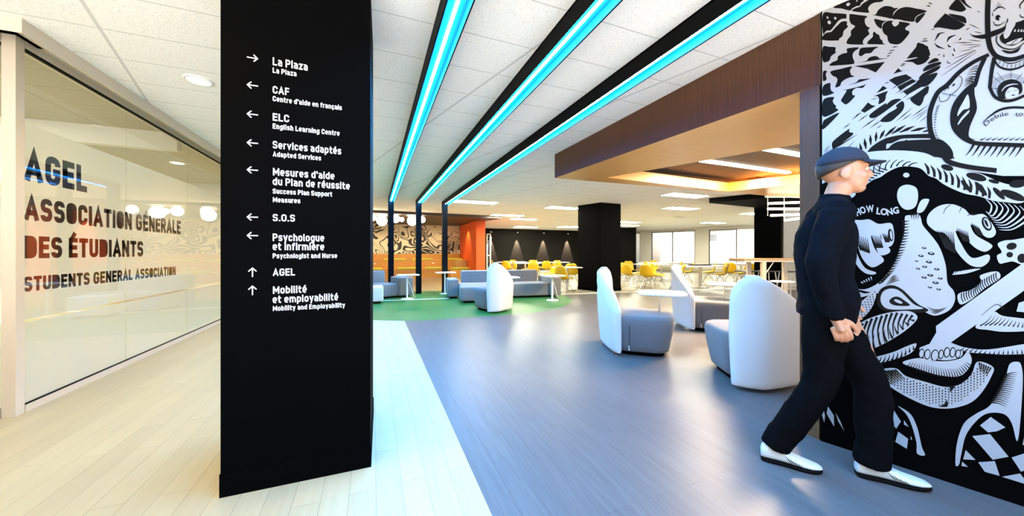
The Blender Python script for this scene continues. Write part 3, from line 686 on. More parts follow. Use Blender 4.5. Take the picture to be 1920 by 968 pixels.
for a in (
    (1058, 10.08, 35, 'yellow shell chair right behind the side table at the sofa end'),
    (1027, 11.9, 250, 'bright yellow shell chair just left of the one at the sofa end'),
    (1073, 12.3, 10, 'yellow shell chair partly hidden by the left edge of the black column'),
    (1001, 14.2, 8, 'yellow shell chair seen from behind above the middle of the long sofa'),
    (973, 14.25, 75, 'yellow shell chair in profile just right of the green floor lounge chair back'),
    (988, 16.0, 285, 'yellow shell chair in profile facing the profile chair at its left'),
    (952, 16.2, 30, 'brownish shaded yellow shell chair directly over the lounge chair top'),
    (961, 18.2, 185, 'small yellow shell chair seen from the front at the far left table'),
    (931, 17.0, 85, 'leftmost yellow shell chair, thin side view beside the orange wall'),
    (998, 17.9, 180, 'yellow shell chair facing us behind the white table in the second row'),
    (1014, 17.4, 100, 'small tilted yellow shell chair under the third spotlight pool'),
    (1027, 16.0, 15, 'shaded yellow shell chair under the third spotlight pool'),
    (1046, 17.4, 10, 'dark yellow shell chair at the farthest table near the column'),
    (1056, 15.2, 70, 'yellow shell chair in profile under the spotlight nearest the column'),
    (1181, 11.9, 40, 'yellow shell chair seen from behind just right of the black column'),
    (1199, 12.7, 265, 'bright yellow shell chair behind the one right of the black column'),
    (1166, 13.4, 20, 'yellow shell chair half hidden by the right edge of the black column'),
    (1178, 15.4, 180, 'yellow shell chair facing us behind the table right of the column'),
    (1202, 15.0, 300, 'small yellow shell chair before the white pier left of the windows'),
    (1216, 11.1, 20, 'large yellow shell chair seen from behind above the round chair table'),
    (1232, 11.7, 120, 'bright yellow shell chair adjoining the large one above the round chair table'),
    (1268, 11.2, 275, 'yellow shell chair in profile facing left under the wide window pair'),
    (1267, 14.6, 280, 'smaller yellow shell chair behind the profile chair under the windows'),
    (1287, 13.4, 270, 'yellow shell chair whose seat shows right of the profile chair'),
    (1225, 16.4, 180, 'tiny yellow shell chair behind the farthest table by the windows'),
    (1350, 12.0, 275, 'yellow shell chair in profile facing left below the grey blind'),
    (1369, 13.4, 5, 'yellow shell chair seen from behind below the grey blind'),
    (1387, 12.6, 280, 'yellow shell chair in profile nearest the high table left end'),
    (1328, 13.2, 270, 'yellow shell chair mostly hidden by the pale lounge chair tip'),
    (1413, 12.7, 10, 'yellow shell chair peeping out left of the high table leg'),
    ): schair(*a)

def dining_table(px, D, lx, ly, label, rz=-8):
    t = empty('dining_table', on_floor(px, D), math.radians(rz), label, 'table', 'white dining tables')
    MB().rbox((0, 0, .735), (lx, ly, .03), .008, 2).build('table_top', M_white, t)
    MB().tube([(0, 0, .02), (0, 0, .722)], .045, 16).build('column', M_steel, t)
    m = MB(); m.lathe([(0, 0), (.27, 0), (.27, .012), (.05, .03), (0, .03)], n=28); m.build('foot', M_steel, t)
    return t
for a in ((1063, 10.75, .8, .6, 'white dining table touching the left edge of the black column'), (1135, 12.6, 1.1, .7, 'white dining table passing behind the black column to its right'),
    (960, 16.95, 1.4, .7, 'farthest left white dining table near the orange wall'), (985, 15.1, 1.3, .6, 'white dining table in the second row above the long sofa'), (1037, 16.4, 1.5, .6, 'far white dining table under the third and fourth spotlight pools'),
    (1222, 13.7, 1.2, .7, 'white dining table behind the large yellow chair by the round chair table'), (1240, 15.6, 1.9, .8, 'far white dining table before the wide window pair'),
    (1313, 11.8, 1.5, .75, 'white dining table behind the tip of the pale lounge chair'), (1390, 14.3, 1.3, .7, 'white dining table below the grey blind')):
    dining_table(*a)
o = MB().box((-.35, -.12, 0), (.35, .12, .03)).build('laptop', M_black, label='black flat tray lying on the table behind the pale lounge chair tip', cat='tray'); 
p = on_floor(1312, 11.9); o.location = (p[0], p[1], .751); o.rotation_euler = (0, 0, math.radians(-20)); o.name = 'serving_tray'

# high table and stools by the cupboards
c = on_floor(1437, 8.0); t = empty('high_table', c, math.radians(-22), 'high table with thin wooden top and pale legs by the dark cupboards', 'table')
MB().box((-.74, -.32, 1.045), (.72, .32, 1.068)).build('table_top', M_woodl, t)
MB().box((-.70, -.28, .99), (.68, .28, 1.044)).build('apron', M_alu, t)
for x in (-.25, .62):
    for y in (-.24, .24): MB().box((x-.045, y-.035, 0), (x+.045, y+.035, .99)).build('leg', M_alu, t)
MB().tube([(-.20, -.24, .72), (-.02, -.24, .985)], .012, 8).build('brace', M_steel, t)
def stool(px, D, label, rz=0):
    t = empty('bar_stool', on_floor(px, D), rz, label, 'stool', 'metal stools at the high table')
    MB().rbox((0, 0, .715), (.38, .36, .03), .014, 2).build('seat', mat('dark_stool_seat', (.05, .045, .04), .3), t)
    for sx in (-1, 1):
        for sy in (-1, 1): MB().tube([(.13*sx, .12*sy, .702), (.19*sx, .18*sy, 0.004)], .013, 8).build('leg', M_steel, t)
    m = MB(); m.tube([(.165, .157, .3), (-.165, .157, .3), (-.165, -.157, .3), (.165, -.157, .3), (.165, .157, .3)], .009, 6); m.build('footrest', M_steel, t)
stool(1398, 9.0, 'metal bar stool left of the high table leg'); stool(1438, 8.9, 'metal bar stool right of the high table leg'); stool(1477, 8.8, 'metal bar stool nearest the walking person')
# counter item
t = empty('cafe_table', on_floor(1467, 5.9), 0, 'small round glowing pale table peeping out between lounge chair and person', 'table')
MB().lathe([(0, .69), (.16, .69), (.175, .70), (.16, .71), (0, .71)], n=28).build('table_top', M_white, t)
MB().tube([(.04, 0, .014), (.04, 0, .692)], .014, 10).build('pole', M_steel, t); MB().lathe([(0, 0), (.14, 0), (.14, .012), (0, .016)], (.04, 0, 0), 24).build('base', M_steel, t)

# window blinds
def blind(u0, u1, z0, z1, m_, label):
    mb = MB()
    k = 0; z = z1
    while z > z0: vbox(mb, u0, u1, z-.022, z-.003, .015, .03); z -= .025
    vbox(mb, u0, u1, z1, z1+.05, .005, .045)
    o = mb.build('window_blind', m_, label=label, cat='blind'); return o
blind(.86, 2.16, 1.90, 2.54, mat('grey_blind', (.28, .28, .29), .6, noise=.03), 'half lowered grey blind in the right window')
blind(-.30, .74, .86, 2.54, mat('white_blind', (.80, .80, .80), .6, noise=.02), 'fully lowered white blind in the right window')

# apartment block across the street
t = empty('apartment_building', (52, 36, -14), math.radians(-58), 'pale apartment block seen faintly through the windows', 'building')
M_bld = mat('pale_render', (.86, .86, .84), .8, noise=.03, nscale=2); M_bwin = mat('blue_grey_glazing', (.42, .46, .52), .3, noise=.1)
MB().box((-30, 0, 0), (30, 10, 26)).build('wall', M_bld, t)
for r_ in range(4):
    for q in range(14):
        MB().box((-28+q*4.0, -.05, 9.2+r_*3.6), (-26.6+q*4.0, .02, 10.9+r_*3.6)).build('window', M_bwin, t)

# wall art over the bleachers: cream ground with swirling black line work
def art_mat():
    m = bpy.data.materials.new('wall_art_line_work'); m.use_nodes = True; nt = m.node_tree; L = nt.links; N = nt.nodes.new; b = nt.nodes['Principled BSDF']
    t = N('ShaderNodeTexCoord'); n = N('ShaderNodeTexNoise'); n.inputs['Scale'].default_value = 1.0; n.inputs['Detail'].default_value = 1.0; n.inputs['Distortion'].default_value = 1.1
    L.new(t.outputs['Object'], n.inputs['Vector'])
    mm = N('ShaderNodeMath'); mm.operation = 'MULTIPLY'; mm.inputs[1].default_value = 13; L.new(n.outputs['Fac'], mm.inputs[0])
    fr = N('ShaderNodeMath'); fr.operation = 'FRACT'; L.new(mm.outputs[0], fr.inputs[0])
    n2 = N('ShaderNodeTexNoise'); n2.inputs['Scale'].default_value = 1.0; n2.inputs['Detail'].default_value = 1; L.new(t.outputs['Object'], n2.inputs['Vector'])
    th = N('ShaderNodeMath'); th.operation = 'MULTIPLY_ADD'; th.inputs[1].default_value = 1.9; th.inputs[2].default_value = -.55; L.new(n2.outputs['Fac'], th.inputs[0])
    gt = N('ShaderNodeMath'); gt.operation = 'LESS_THAN'; L.new(fr.outputs[0], gt.inputs[0]); L.new(th.outputs[0], gt.inputs[1])
    mx = N('ShaderNodeMix'); mx.data_type = 'RGBA'; mx.inputs['A'].default_value = (.66, .56, .38, 1); mx.inputs['B'].default_value = (.02, .014, .01, 1); L.new(gt.outputs[0], mx.inputs['Factor'])
    L.new(mx.outputs['Result'], b.inputs['Base Color']); b.inputs['Roughness'].default_value = .6; return m
o = MB().box((-2.1, 18.18, 1.14), (4.30, 18.199, 2.63)).build('wall_art', art_mat(), label='cream and black swirling line art on the wall above the bleacher', cat='wall art')

# ================================================================ lettering
def glyphs(body, offset=0.0, hull=()):
    """list of (polygons per character) for the built-in face at size 1, laid out one after another; returns list of [(verts, faces)], total width, cap height"""
    def mesh_of(s, off=0.0):
        cu = bpy.data.curves.new('t', 'FONT'); cu.body = s; cu.size = 1; cu.offset = off; cu.resolution_u = 3; cu.fill_mode = 'FRONT'
        o = bpy.data.objects.new('t', cu); COL.objects.link(o); dg = bpy.context.evaluated_depsgraph_get(); dg.update()
        me = bpy.data.meshes.new_from_object(o.evaluated_get(dg)); bpy.data.objects.remove(o); bpy.data.curves.remove(cu)
        vs = [v.co.copy() for v in me.vertices]; fs = [tuple(p.vertices) for p in me.polygons]; bpy.data.meshes.remove(me); return vs, fs
    def width(s): vs, _ = mesh_of(s); return max(v.x for v in vs)-min(v.x for v in vs)
    base = width('II'); cache = {}
    x = 0; out = []
    for i, c in enumerate(body):
        if c not in cache: cache[c] = (width('I'+c+'I')-base, mesh_of(c, offset) if c != ' ' else ([], []))
        adv, (vs, fs) = cache[c]; vs = [Vector((v.x+x, v.y, 0)) for v in vs]
        if i in hull and vs:
            idx = geometry.convex_hull_2d([v.xy for v in vs]); vs = [vs[k] for k in idx]; fs = [tuple(range(len(vs)))]
        out.append((vs, fs)); x += adv
    hv, _ = mesh_of('H', offset); ys = [v.y for v in hv]
    return out, (min(v.x for g in out for v in g[0]), max(v.x for g in out for v in g[0])), (min(ys), max(ys))

# ---------------------------------------------------------------- a plain upright stroke alphabet for the signs
def fillet(pts, r, closed=False, n=7):
    out = []; N_ = len(pts)
    for i, p in enumerate(pts):
        rr_ = p[2] if len(p) > 2 else 0
        if not rr_ or (not closed and i in (0, N_-1)): out.append((p[0], p[1])); continue
        a_, b_ = pts[(i-1) % N_], pts[(i+1) % N_]; P_ = Vector(p[:2]); A_ = Vector(a_[:2])-P_; B_ = Vector(b_[:2])-P_
        q = min(r, A_.length*.5 if len(a_) > 2 else A_.length, B_.length*.5 if len(b_) > 2 else B_.length); s0, s1 = P_+A_.normalized()*q, P_+B_.normalized()*q
        for k in range(n+1): t_ = k/n; out.append(tuple(s0*(1-t_)**2*1.0+P_*2*t_*(1-t_)*1.0+s1*t_*t_))
    q_ = [out[0]]
    for p in out[1:]:
        if math.hypot(p[0]-q_[-1][0], p[1]-q_[-1][1]) > 1e-4: q_.append(p)
    if closed:
        while math.hypot(q_[0][0]-q_[-1][0], q_[0][1]-q_[-1][1]) < 1e-4: q_.pop()
        q_.append(q_[0])
    return q_
xh = .74; R1 = 1
GL = {  # width, strokes; a third number on a point rounds that corner
 'A': (.70, [[(0, 0), (.5, 1), (1, 0)], [(.2, .26), (.8, .26)]]), 'C': (.62, [[(1, .68), (1, 1, 1), (0, 1, 1), (0, 0, 1), (1, 0, 1), (1, .32), 'b']]), 'D': (.64, [[(0, 0), (0, 1), (1, 1, 1), (1, 0, 1), (0, 0)]]),
 'E': (.56, [[(1, 1), (0, 1), (0, 0), (1, 0)], [(0, .52), (.9, .52)]]), 'F': (.54, [[(1, 1), (0, 1), (0, 0)], [(0, .50), (.88, .50)]]), 'G': (.64, [[(1, .74), (1, 1, 1), (0, 1, 1), (0, 0, 1), (1, 0, 1), (1, .46), (.50, .46), 'b']]),
 'I': (0, [[(0, 0), (0, 1)]]), 'L': (.54, [[(0, 1), (0, 0), (1, 0)]]), 'M': (.80, [[(0, 0), (0, 1)], [(0, 1), (.5, .32), (1, 1)], [(1, 1), (1, 0)]]), 'N': (.66, [[(0, 0), (0, 1)], [(0, 1), (1, 0)], [(1, 0), (1, 1)]]),
 'O': (.64, [[(0, 0, 1), (1, 0, 1), (1, 1, 1), (0, 1, 1), 'c']]), 'P': (.62, [[(0, 0), (0, 1), (1, 1, 1), (1, .44, 1), (0, .44)]]), 'R': (.64, [[(0, 0), (0, 1), (1, 1, 1), (1, .46, 1), (0, .46)], [(.5, .46), (1, 0)]]),
 'S': (.62, [[(1, .79), (1, 1, 1), (0, 1, 1), (0, .51, 1), (1, .51, 1), (1, 0, 1), (0, 0, 1), (0, .21), 'b']]), 'T': (.60, [[(0, 1), (1, 1)], [(.5, 1), (.5, 0)]]), 'U': (.64, [[(0, 1), (0, 0, 1), (1, 0, 1), (1, 1)]]),
 'a': (.54, [[(.06, xh), (1, xh, 1), (1, 0)], [(1, .42), (0, .42, 1), (0, 0, 1), (1, 0)]]), 'b': (.56, [[(0, 0), (0, 1)], [(0, 0), (1, 0, 1), (1, xh, 1), (0, xh)]]), 'c': (.52, [[(1, .53), (1, xh, 1), (0, xh, 1), (0, 0, 1), (1, 0, 1), (1, .21), 'b']]),
 'd': (.56, [[(1, 1), (1, 0)], [(1, 0), (0, 0, 1), (0, xh, 1), (1, xh)]]), 'e': (.55, [[(0, .36), (1, .36), (1, xh, 1), (0, xh, 1), (0, 0, 1), (.95, 0), 'b']]), 'f': (.40, [[(1, 1), (.35, 1, 1), (.35, 0)], [(0, xh-.02), (.95, xh-.02)]]),
 'g': (.56, [[(1, 0), (0, 0, 1), (0, xh, 1), (1, xh)], [(1, xh), (1, -.30, 1), (.05, -.30)]]), 'h': (.54, [[(0, 0), (0, 1)], [(0, xh), (1, xh, 1), (1, 0)]]), 'i': (0, [[(0, 0), (0, xh)], [(0, 1.0), (0, 1.03)]]), 'l': (.20, [[(0, 1), (0, 0, 1), (1, 0)]]),
 'm': (.88, [[(0, 0), (0, xh)], [(0, xh), (.5, xh, 1), (.5, 0)], [(.4, xh), (1, xh, 1), (1, 0)]]), 'n': (.54, [[(0, 0), (0, xh)], [(0, xh), (1, xh, 1), (1, 0)]]), 'o': (.56, [[(0, 0, 1), (1, 0, 1), (1, xh, 1), (0, xh, 1), 'c']]),
 'p': (.56, [[(0, -.30), (0, xh)], [(0, 0), (1, 0, 1), (1, xh, 1), (0, xh)]]), 'r': (.38, [[(0, 0), (0, xh)], [(0, xh), (1, xh)]]), 's': (.52, [[(1, .60), (1, xh, 1), (0, xh, 1), (0, .37, 1), (1, .37, 1), (1, 0, 1), (0, 0, 1), (0, .14), 'b']]),
 't': (.42, [[(.3, .98), (.3, 0, 1), (1, 0)], [(0, xh-.02), (1, xh-.02)]]), 'u': (.54, [[(0, xh), (0, 0, 1), (1, 0)], [(1, xh), (1, 0)]]), 'v': (.56, [[(0, xh), (.5, 0), (1, xh)]]), 'y': (.56, [[(0, xh), (.52, .02)], [(1, xh), (.38, -.30)]]), 'z': (.50, [[(0, xh), (1, xh), (0, 0), (1, 0)]]),
 '.': (0, [[(0, 0), (0, .02)]]), "'": (0, [[(0, 1.0), (0, .80)]])}
ACC = {'é': ('e', [(.40, .90), (.68, 1.08)]), 'è': ('e', [(.60, .90), (.32, 1.08)]), 'É': ('E', [(.36, 1.16), (.66, 1.36)]), 'ç': ('c', [(.52, -.06), (.46, -.26)])}
def sign_text(body, t, gap, hull=()):
    """outline pieces for one line at cap height 1: list of (points, faces) quads"""
    x = 0; out = []
    for i, c in enumerate(body):
        if c == ' ': x += .30; continue
        b_, acc = ACC.get(c, (c, None)); w_, st = GL[b_]; iw = max(0, w_-t) if w_ else 0
        X = lambda q: x+t/2+iw*q; Y = lambda q: t/2+(1-t)*q
        if i in hull:
            o_ = fillet([(x, 0, 0) if c == 'D' else (x, 0, 1), (x+w_, 0, 1), (x+w_, 1, 1), (x, 1, 0) if c == 'D' else (x, 1, 1)] if c != 'D' else [(x, 0), (x+w_, 0, 1), (x+w_, 1, 1), (x, 1)], .34, True)[:-1]
            out.append((o_, [tuple(range(len(o_)))]))
        else:
            for s_ in st+([acc] if acc else []):
                cl = s_[-1] == 'c'; butt = s_[-1] == 'b'; pts = [p for p in s_ if p not in ('c', 'b')]; pts = [(X(p[0]), Y(p[1]))+tuple(p[2:]) for p in pts]
                rad = min(.34, iw*.62+.02) if iw else 0; pl = fillet(pts, rad, cl)
                N_ = len(pl); ls, rs = [], []
                for k in range(N_):
                    p = Vector(pl[k]); a_ = Vector(pl[k-1]) if k > 0 else (Vector(pl[-2]) if cl else None); n_ = Vector(pl[k+1]) if k < N_-1 else (Vector(pl[1]) if cl else None)
                    d0 = (p-a_).normalized() if a_ is not None and (p-a_).length > 1e-6 else None; d1 = (n_-p).normalized() if n_ is not None and (n_-p).length > 1e-6 else None
                    d0 = d0 or d1; d1 = d1 or d0; m_ = d0+d1
                    if m_.length < .2: m_ = d1
                    m_.normalize(); nn = Vector((-m_.y, m_.x)); k_ = 1/max(.42, nn.dot(Vector((-d1.y, d1.x))))
                    if a_ is None and not butt: p = p-d1*t/2
                    if n_ is None and not butt: p = p+d0*t/2
                    ls.append(tuple(p+nn*t/2*k_)); rs.append(tuple(p-nn*t/2*k_))
                out.append((ls+rs, [(k, k+1, N_+k+1, N_+k) for k in range(N_-1)]))
        x += (w_ if w_ else t)+gap
    return out
def put_sign(mb, body, u0, u1, z0, cap, place, t=.17, gap=.115, hull=(), thick=.0006):
    ps = sign_text(body, t, gap, hull); xs = [p[0] for q in ps for p in q[0]]; xa, xb = min(xs), max(xs); s_ = (u1-u0)/(xb-xa)
    for vs, fs in ps:
        P_ = [(u0+(x-xa)*s_, z0+y*cap) for x, y in vs]; n = len(P_)
        edge = {}
        for f in fs:
            for i in range(len(f)): e = (f[i], f[(i+1) % len(f)]); edge.setdefault(tuple(sorted(e)), []).append(e)
        fs2 = [tuple(f) for f in fs]+[(n+i, n+j, j, i) for es in edge.values() if len(es) == 1 for i, j in es]
        mb.add([place(u, z, thick) for u, z in P_]+[place(u, z, 0) for u, z in P_], fs2, 0)
def on_pillar(u, z, off): return pp_(u, .0038-off, z)
m = MB(); B_, S_ = .038, .0265
for body, u1, z, cap, of in (
    ('La Plaza', .376, 2.162, .040, .022), ('La Plaza', .325, 2.123, .0265, .026),
    ('CAF', .292, 2.018, .038, .022), ("Centre d'aide en français", .538, 1.978, .0265, .026),
    ('ELC', .292, 1.878, .038, .022), ('English Learning Centre', .527, 1.837, .0265, .026),
    ('Services adaptés', .535, 1.736, .038, .022), ('Adapted Services', .438, 1.694, .0255, .026),
    ("Mesures d'aide", .502, 1.597, .038, .022), ('du Plan de réussite', .577, 1.548, .038, .022), ('Success Plan Support', .491, 1.504, .0255, .026), ('Measures', .342, 1.460, .0255, .026),
    ('S.O.S', .318, 1.363, .036, .022), ('Psychologue', .453, 1.261, .038, .022), ('et infirmière', .453, 1.214, .038, .022), ('Psychologist and Nurse', .515, 1.172, .0255, .026),
    ('AGEL', .318, 1.082, .037, .022), ('Mobilité', .371, .990, .038, .022), ('et employabilité', .520, .942, .038, .022), ('Mobility and Employability', .554, .902, .0255, .026)):
    put_sign(m, body, .22, u1, z-.001, cap, on_pillar, .175 if cap > .03 else .19, .13)
m.build('lettering', M_letter, pillar)
def arrow(z, kind):
    t_ = .0052; L_ = .0215; hd = .0165
    segs = [((-L_, 0), (L_-.004, 0)), ((L_, 0), (L_-hd, hd)), ((L_, 0), (L_-hd, -hd))]
    mb = MB()
    for (a_, b_) in segs:
        a_, b_ = Vector(a_), Vector(b_); d = (b_-a_).normalized(); n_ = Vector((-d.y, d.x))*t_/2; a2 = a_-d*t_*.35; b2 = b_+d*t_*.1
        q = [a2+n_, a2-n_, b2-n_, b2+n_]; r_ = []
        for p in q:
            x, y = (p.x, p.y) if kind == 'r' else ((-p.x, p.y) if kind == 'l' else (p.y, p.x)); r_.append((.134+x, z+y))
        mb.add([on_pillar(x, y, .0006) for x, y in r_]+[on_pillar(x, y, 0) for x, y in r_], [(0, 1, 2, 3), (7, 6, 5, 4), (0, 4, 5, 1), (1, 5, 6, 2), (2, 6, 7, 3), (3, 7, 4, 0)])
    mb.build('arrow', M_letter, pillar)
for z, k in ((2.180, 'r'), (2.042, 'l'), (1.896, 'l'), (1.752, 'l'), (1.616, 'l'), (1.379, 'l'), (1.286, 'l'), (1.101, 'u'), (1.010, 'u')): arrow(z, k)

def on_glass(u, z, off): return (GX-.0074+off, u, z)
gl_root = empty('window_lettering', (GX-.007, 3.77, .9), 0, 'black capital lettering of the student association on the frosted glass', 'lettering')
def gline(body, u0, u1, z, cap, of, hull=()):
    mb = MB(); put_sign(mb, body, u0, u1, z, cap, on_glass, .23, .10, hull, thick=.0009); mb.v = [(x-gl_root.location.x, y-gl_root.location.y, z_-gl_root.location.z) for x, y, z_ in mb.v]
    mb.build('text_line', M_vinylk, gl_root)
gline('AGEL', 3.766, 4.378, 1.752, .236, .045)
gline('ASSOCIATION GÉNÉRALE', 3.766, 6.022, 1.449, .184, .036, (3, 9))
gline('DES ÉTUDIANTS', 3.766, 5.204, 1.156, .174, .036, (0, 7))
gline('STUDENTS GENERAL ASSOCIATION', 3.766, 5.899, .903, .115, .036, (3, 20, 26))

# ================================================================ wall mural: white figures painted on the black wall
RT = Vector((math.cos(YAW), -math.sin(YAW), 0)); FWD = Vector((math.sin(YAW), math.cos(YAW), 0))
def on_mural(px, py, off=0.0):
    """where a traced outline point lies on the wall"""
    d = FWD+RT*((px-960)/640)+Vector((0, 0, (474-py)/640)); o = Vector((0, 0, EYE)); q = o+d*((W0-o).dot(WN)/d.dot(WN))
    return q+WN*off
mur = MB(); lay = [0]
def crop(ox, oy, s): return lambda p: (ox+p[0]/s, oy+p[1]/s)
FA, FB, FC, FD = crop(1540, 0, 6.05), crop(1720, 0, 6.05), crop(1540, 140, 6.05), crop(1720, 140, 6.05)
FE, FF = crop(1530, 300, 2.846), crop(1530, 620, 2.782)
def smooth(pts, n=5, closed=True):
    out = []; N_ = len(pts)
    rng = range(N_) if closed else range(N_-1)
    for i in rng:
        p0, p1, p2, p3 = ([pts[(i+k-1) % N_] for k in range(4)] if closed else [pts[max(0, min(N_-1, i+k-1))] for k in range(4)])
        for j in range(n):
            t_ = j/n
            out.append(tuple(.5*(2*p1[c]+(p2[c]-p0[c])*t_+(2*p0[c]-5*p1[c]+4*p2[c]-p3[c])*t_*t_+(3*p1[c]-p0[c]-3*p2[c]+p3[c])*t_**3) for c in (0, 1)))
    if not closed: out.append(pts[-1])
    return out
CLIP = 1541.6
def emit(col, pts, f=None):
    P_ = [f(p) if f else p for p in pts]
    P_ = [(max(CLIP, x), y) for x, y in P_]
    Q = [P_[0]]
    for p in P_[1:]:
        if abs(p[0]-Q[-1][0])+abs(p[1]-Q[-1][1]) > .05: Q.append(p)
    if len(Q) < 3: return
    lay[0] += 1; off = .0006+lay[0]*1.4e-5
    vs = []
    for x, y in Q:
        q = on_mural(x, y, off); q.z = min(q.z, 2.738); vs.append(q)
    mur.add(vs, [tuple(range(len(vs)))], 0 if col == 'w' else 1)
def W(f, *pts, s=True): emit('w', smooth(list(pts)) if s else list(pts), f)
def K(f, *pts, s=True): emit('k', smooth(list(pts)) if s else list(pts), f)
def stroke(col, f, pts, w0, w1=None, w2=None, n=6):
    """tapered brush stroke along pts; widths in outline units at start, middle, end"""
    w1 = w0 if w1 is None else w1; w2 = w1 if w2 is None else w2
    p = smooth([tuple(map(float, q)) for q in pts], n, False) if len(pts) > 2 else [tuple(pts[0]), tuple((a+b)/2 for a, b in zip(pts[0], pts[1])), tuple(pts[1])]
    N_ = len(p); Lf = []; Rt = []
    for i in range(N_):
        a_ = p[max(0, i-1)]; b_ = p[min(N_-1, i+1)]; dx, dy = b_[0]-a_[0], b_[1]-a_[1]; l_ = math.hypot(dx, dy) or 1
        t_ = i/(N_-1); wd = (w0+(w1-w0)*t_*2 if t_ < .5 else w1+(w2-w1)*(t_-.5)*2)/2
        Lf.append((p[i][0]-dy/l_*wd, p[i][1]+dx/l_*wd)); Rt.append((p[i][0]+dy/l_*wd, p[i][1]-dx/l_*wd))
    emit(col, Lf+Rt[::-1], f)
def ell(col, f, cx, cy, rx, ry, rot=0, n=18):
    c_, s_ = math.cos(math.radians(rot)), math.sin(math.radians(rot))
    emit(col, [(cx+rx*math.cos(2*math.pi*k/n)*c_-ry*math.sin(2*math.pi*k/n)*s_, cy+rx*math.cos(2*math.pi*k/n)*s_+ry*math.sin(2*math.pi*k/n)*c_) for k in range(n)], f)
def along(pts, t_):
    L_ = [0]
    for a_, b_ in zip(pts, pts[1:]): L_.append(L_[-1]+math.hypot(b_[0]-a_[0], b_[1]-a_[1]))
    d = t_*L_[-1]
    for i in range(len(pts)-1):
        if d <= L_[i+1] or i == len(pts)-2:
            k = (d-L_[i])/((L_[i+1]-L_[i]) or 1); return (pts[i][0]+(pts[i+1][0]-pts[i][0])*k, pts[i][1]+(pts[i+1][1]-pts[i][1])*k)
def hatch(col, f, c1, c2, n, w0, w2, bow=0.0, w1=None):
    for i in range(n):
        t_ = (i+.5)/n; a_, b_ = along(c1, t_), along(c2, t_)
        mx_, my_ = (a_[0]+b_[0])/2-(b_[1]-a_[1])*bow, (a_[1]+b_[1])/2+(b_[0]-a_[0])*bow
        stroke(col, f, [a_, (mx_, my_), b_], w0, w1 if w1 is not None else (w0+w2)/2, w2, 3)
def mtext(col, f, body, path, cap, offset=.03, adv=None):
    """letters following a path"""
    gl, (xa, xb), (ya, yb) = glyphs(body, offset); s_ = cap/(yb-ya)
    tot = sum(math.hypot(b_[0]-a_[0], b_[1]-a_[1]) for a_, b_ in zip(path, path[1:])); sx_ = tot/(xb-xa)
    for vs, fs in gl:
        if not vs: continue
        cx = (min(v.x for v in vs)+max(v.x for v in vs))/2; t_ = (cx-xa)/(xb-xa); c_ = along(path, t_); a_, b_ = along(path, max(0, t_-.04)), along(path, min(1, t_+.04)); an = math.atan2(b_[1]-a_[1], b_[0]-a_[0])
        for fc in fs:
            emit(col, [(c_[0]+(vs[i].x-cx)*sx_*math.cos(an)+(vs[i].y-ya)*s_*math.sin(an), c_[1]+(vs[i].x-cx)*sx_*math.sin(an)-(vs[i].y-ya)*s_*math.cos(an)) for i in fc], f)
ID = lambda p: p
# --- light ground of the upper part
W(ID, (1541.6, 20), (1591, -2), (1935, -60), (1935, 262), (1935, 330), (1880, 330), (1800, 318), (1762, 300), (1700, 262), (1640, 290), (1600, 318), (1570, 330), (1541.6, 345), s=False)
# clouds and night sky, top left
for p in (((140, 80), (330, 0), (480, 0), (447, 38), (440, 62), (395, 72), (350, 98), (322, 120), (230, 98)),
    ((350, 125), (378, 97), (440, 74), (468, 42), (515, 12), (570, -8), (700, -6), (680, 22), (605, 30), (552, 60), (530, 100), (542, 142), (470, 142)),
    ((20, 155), (140, 150), (270, 158), (285, 175), (280, 210), (232, 214), (190, 242), (150, 292), (103, 345), (60, 348), (18, 378)),
    ((18, 408), (60, 372), (112, 362), (150, 322), (182, 290), (232, 246), (290, 245), (290, 280), (302, 305), (256, 350), (240, 410), (202, 440), (188, 460), (18, 455)),
    ((328, 160), (420, 170), (520, 185), (496, 215), (496, 262), (522, 302), (552, 316), (530, 345), (546, 385), (520, 410), (480, 450), (470, 490), (482, 506), (300, 500), (298, 450), (334, 402), (336, 350), (382, 300), (340, 272), (320, 230), (318, 188)),
    ((605, 215), (700, 235), (736, 234), (692, 270), (682, 325), (640, 302), (612, 262)),
    ((575, 166), (615, 164), (650, 110), (720, 70), (790, 75), (830, 93), (872, 92), (822, 140), (797, 210), (740, 200), (620, 178)),
    ((804, 212), (830, 150), (880, 103), (950, 80), (1020, 85), (1080, 98), (1150, 110), (1197, 128), (1160, 148), (1100, 170), (1064, 205), (1050, 246), (960, 240), (880, 222)),
    ((690, 328), (700, 280), (736, 245), (780, 235), (815, 240), (800, 262), (832, 302), (880, 272), (886, 246), (1005, 268), (960, 310), (955, 337), (1000, 372), (895, 495), (790, 496), (756, 460), (746, 410), (710, 380)),
    ((600, 358), (622, 380), (656, 400), (668, 440), (692, 460), (700, 490), (722, 505), (620, 503), (528, 500), (530, 468), (582, 420), (585, 380)),
    ((18, 535), (90, 532), (160, 538), (158, 580), (166, 596), (110, 640), (90, 690), (18, 697)),
    ((95, 745), (120, 710), (180, 682), (190, 640), (240, 610), (292, 596), (296, 550), (428, 540), (370, 590), (355, 640), (376, 712), (340, 730), (200, 742)),
    ((428, 592), (450, 546), (550, 536), (645, 532), (602, 560), (562, 602), (500, 610), (450, 640), (425, 620)),
    ((422, 710), (510, 690), (540, 656), (600, 636), (642, 645), (666, 664), (757, 660), (600, 686)),
    ((105, 812), (220, 782), (346, 755), (325, 800), (340, 850), (377, 868), (302, 886), (232, 930), (212, 975), (158, 990), (182, 915), (170, 880), (130, 860)),
    ((20, 815), (62, 806), (50, 850), (60, 900), (20, 918))): K(FA, *p)
K(FA, (1070, 252), (1068, 218), (1100, 180), (1182, 150), (1100, 256)); K(FA, (375, 752), (480, 738), (722, 702), (618, 824), (520, 780), s=False)
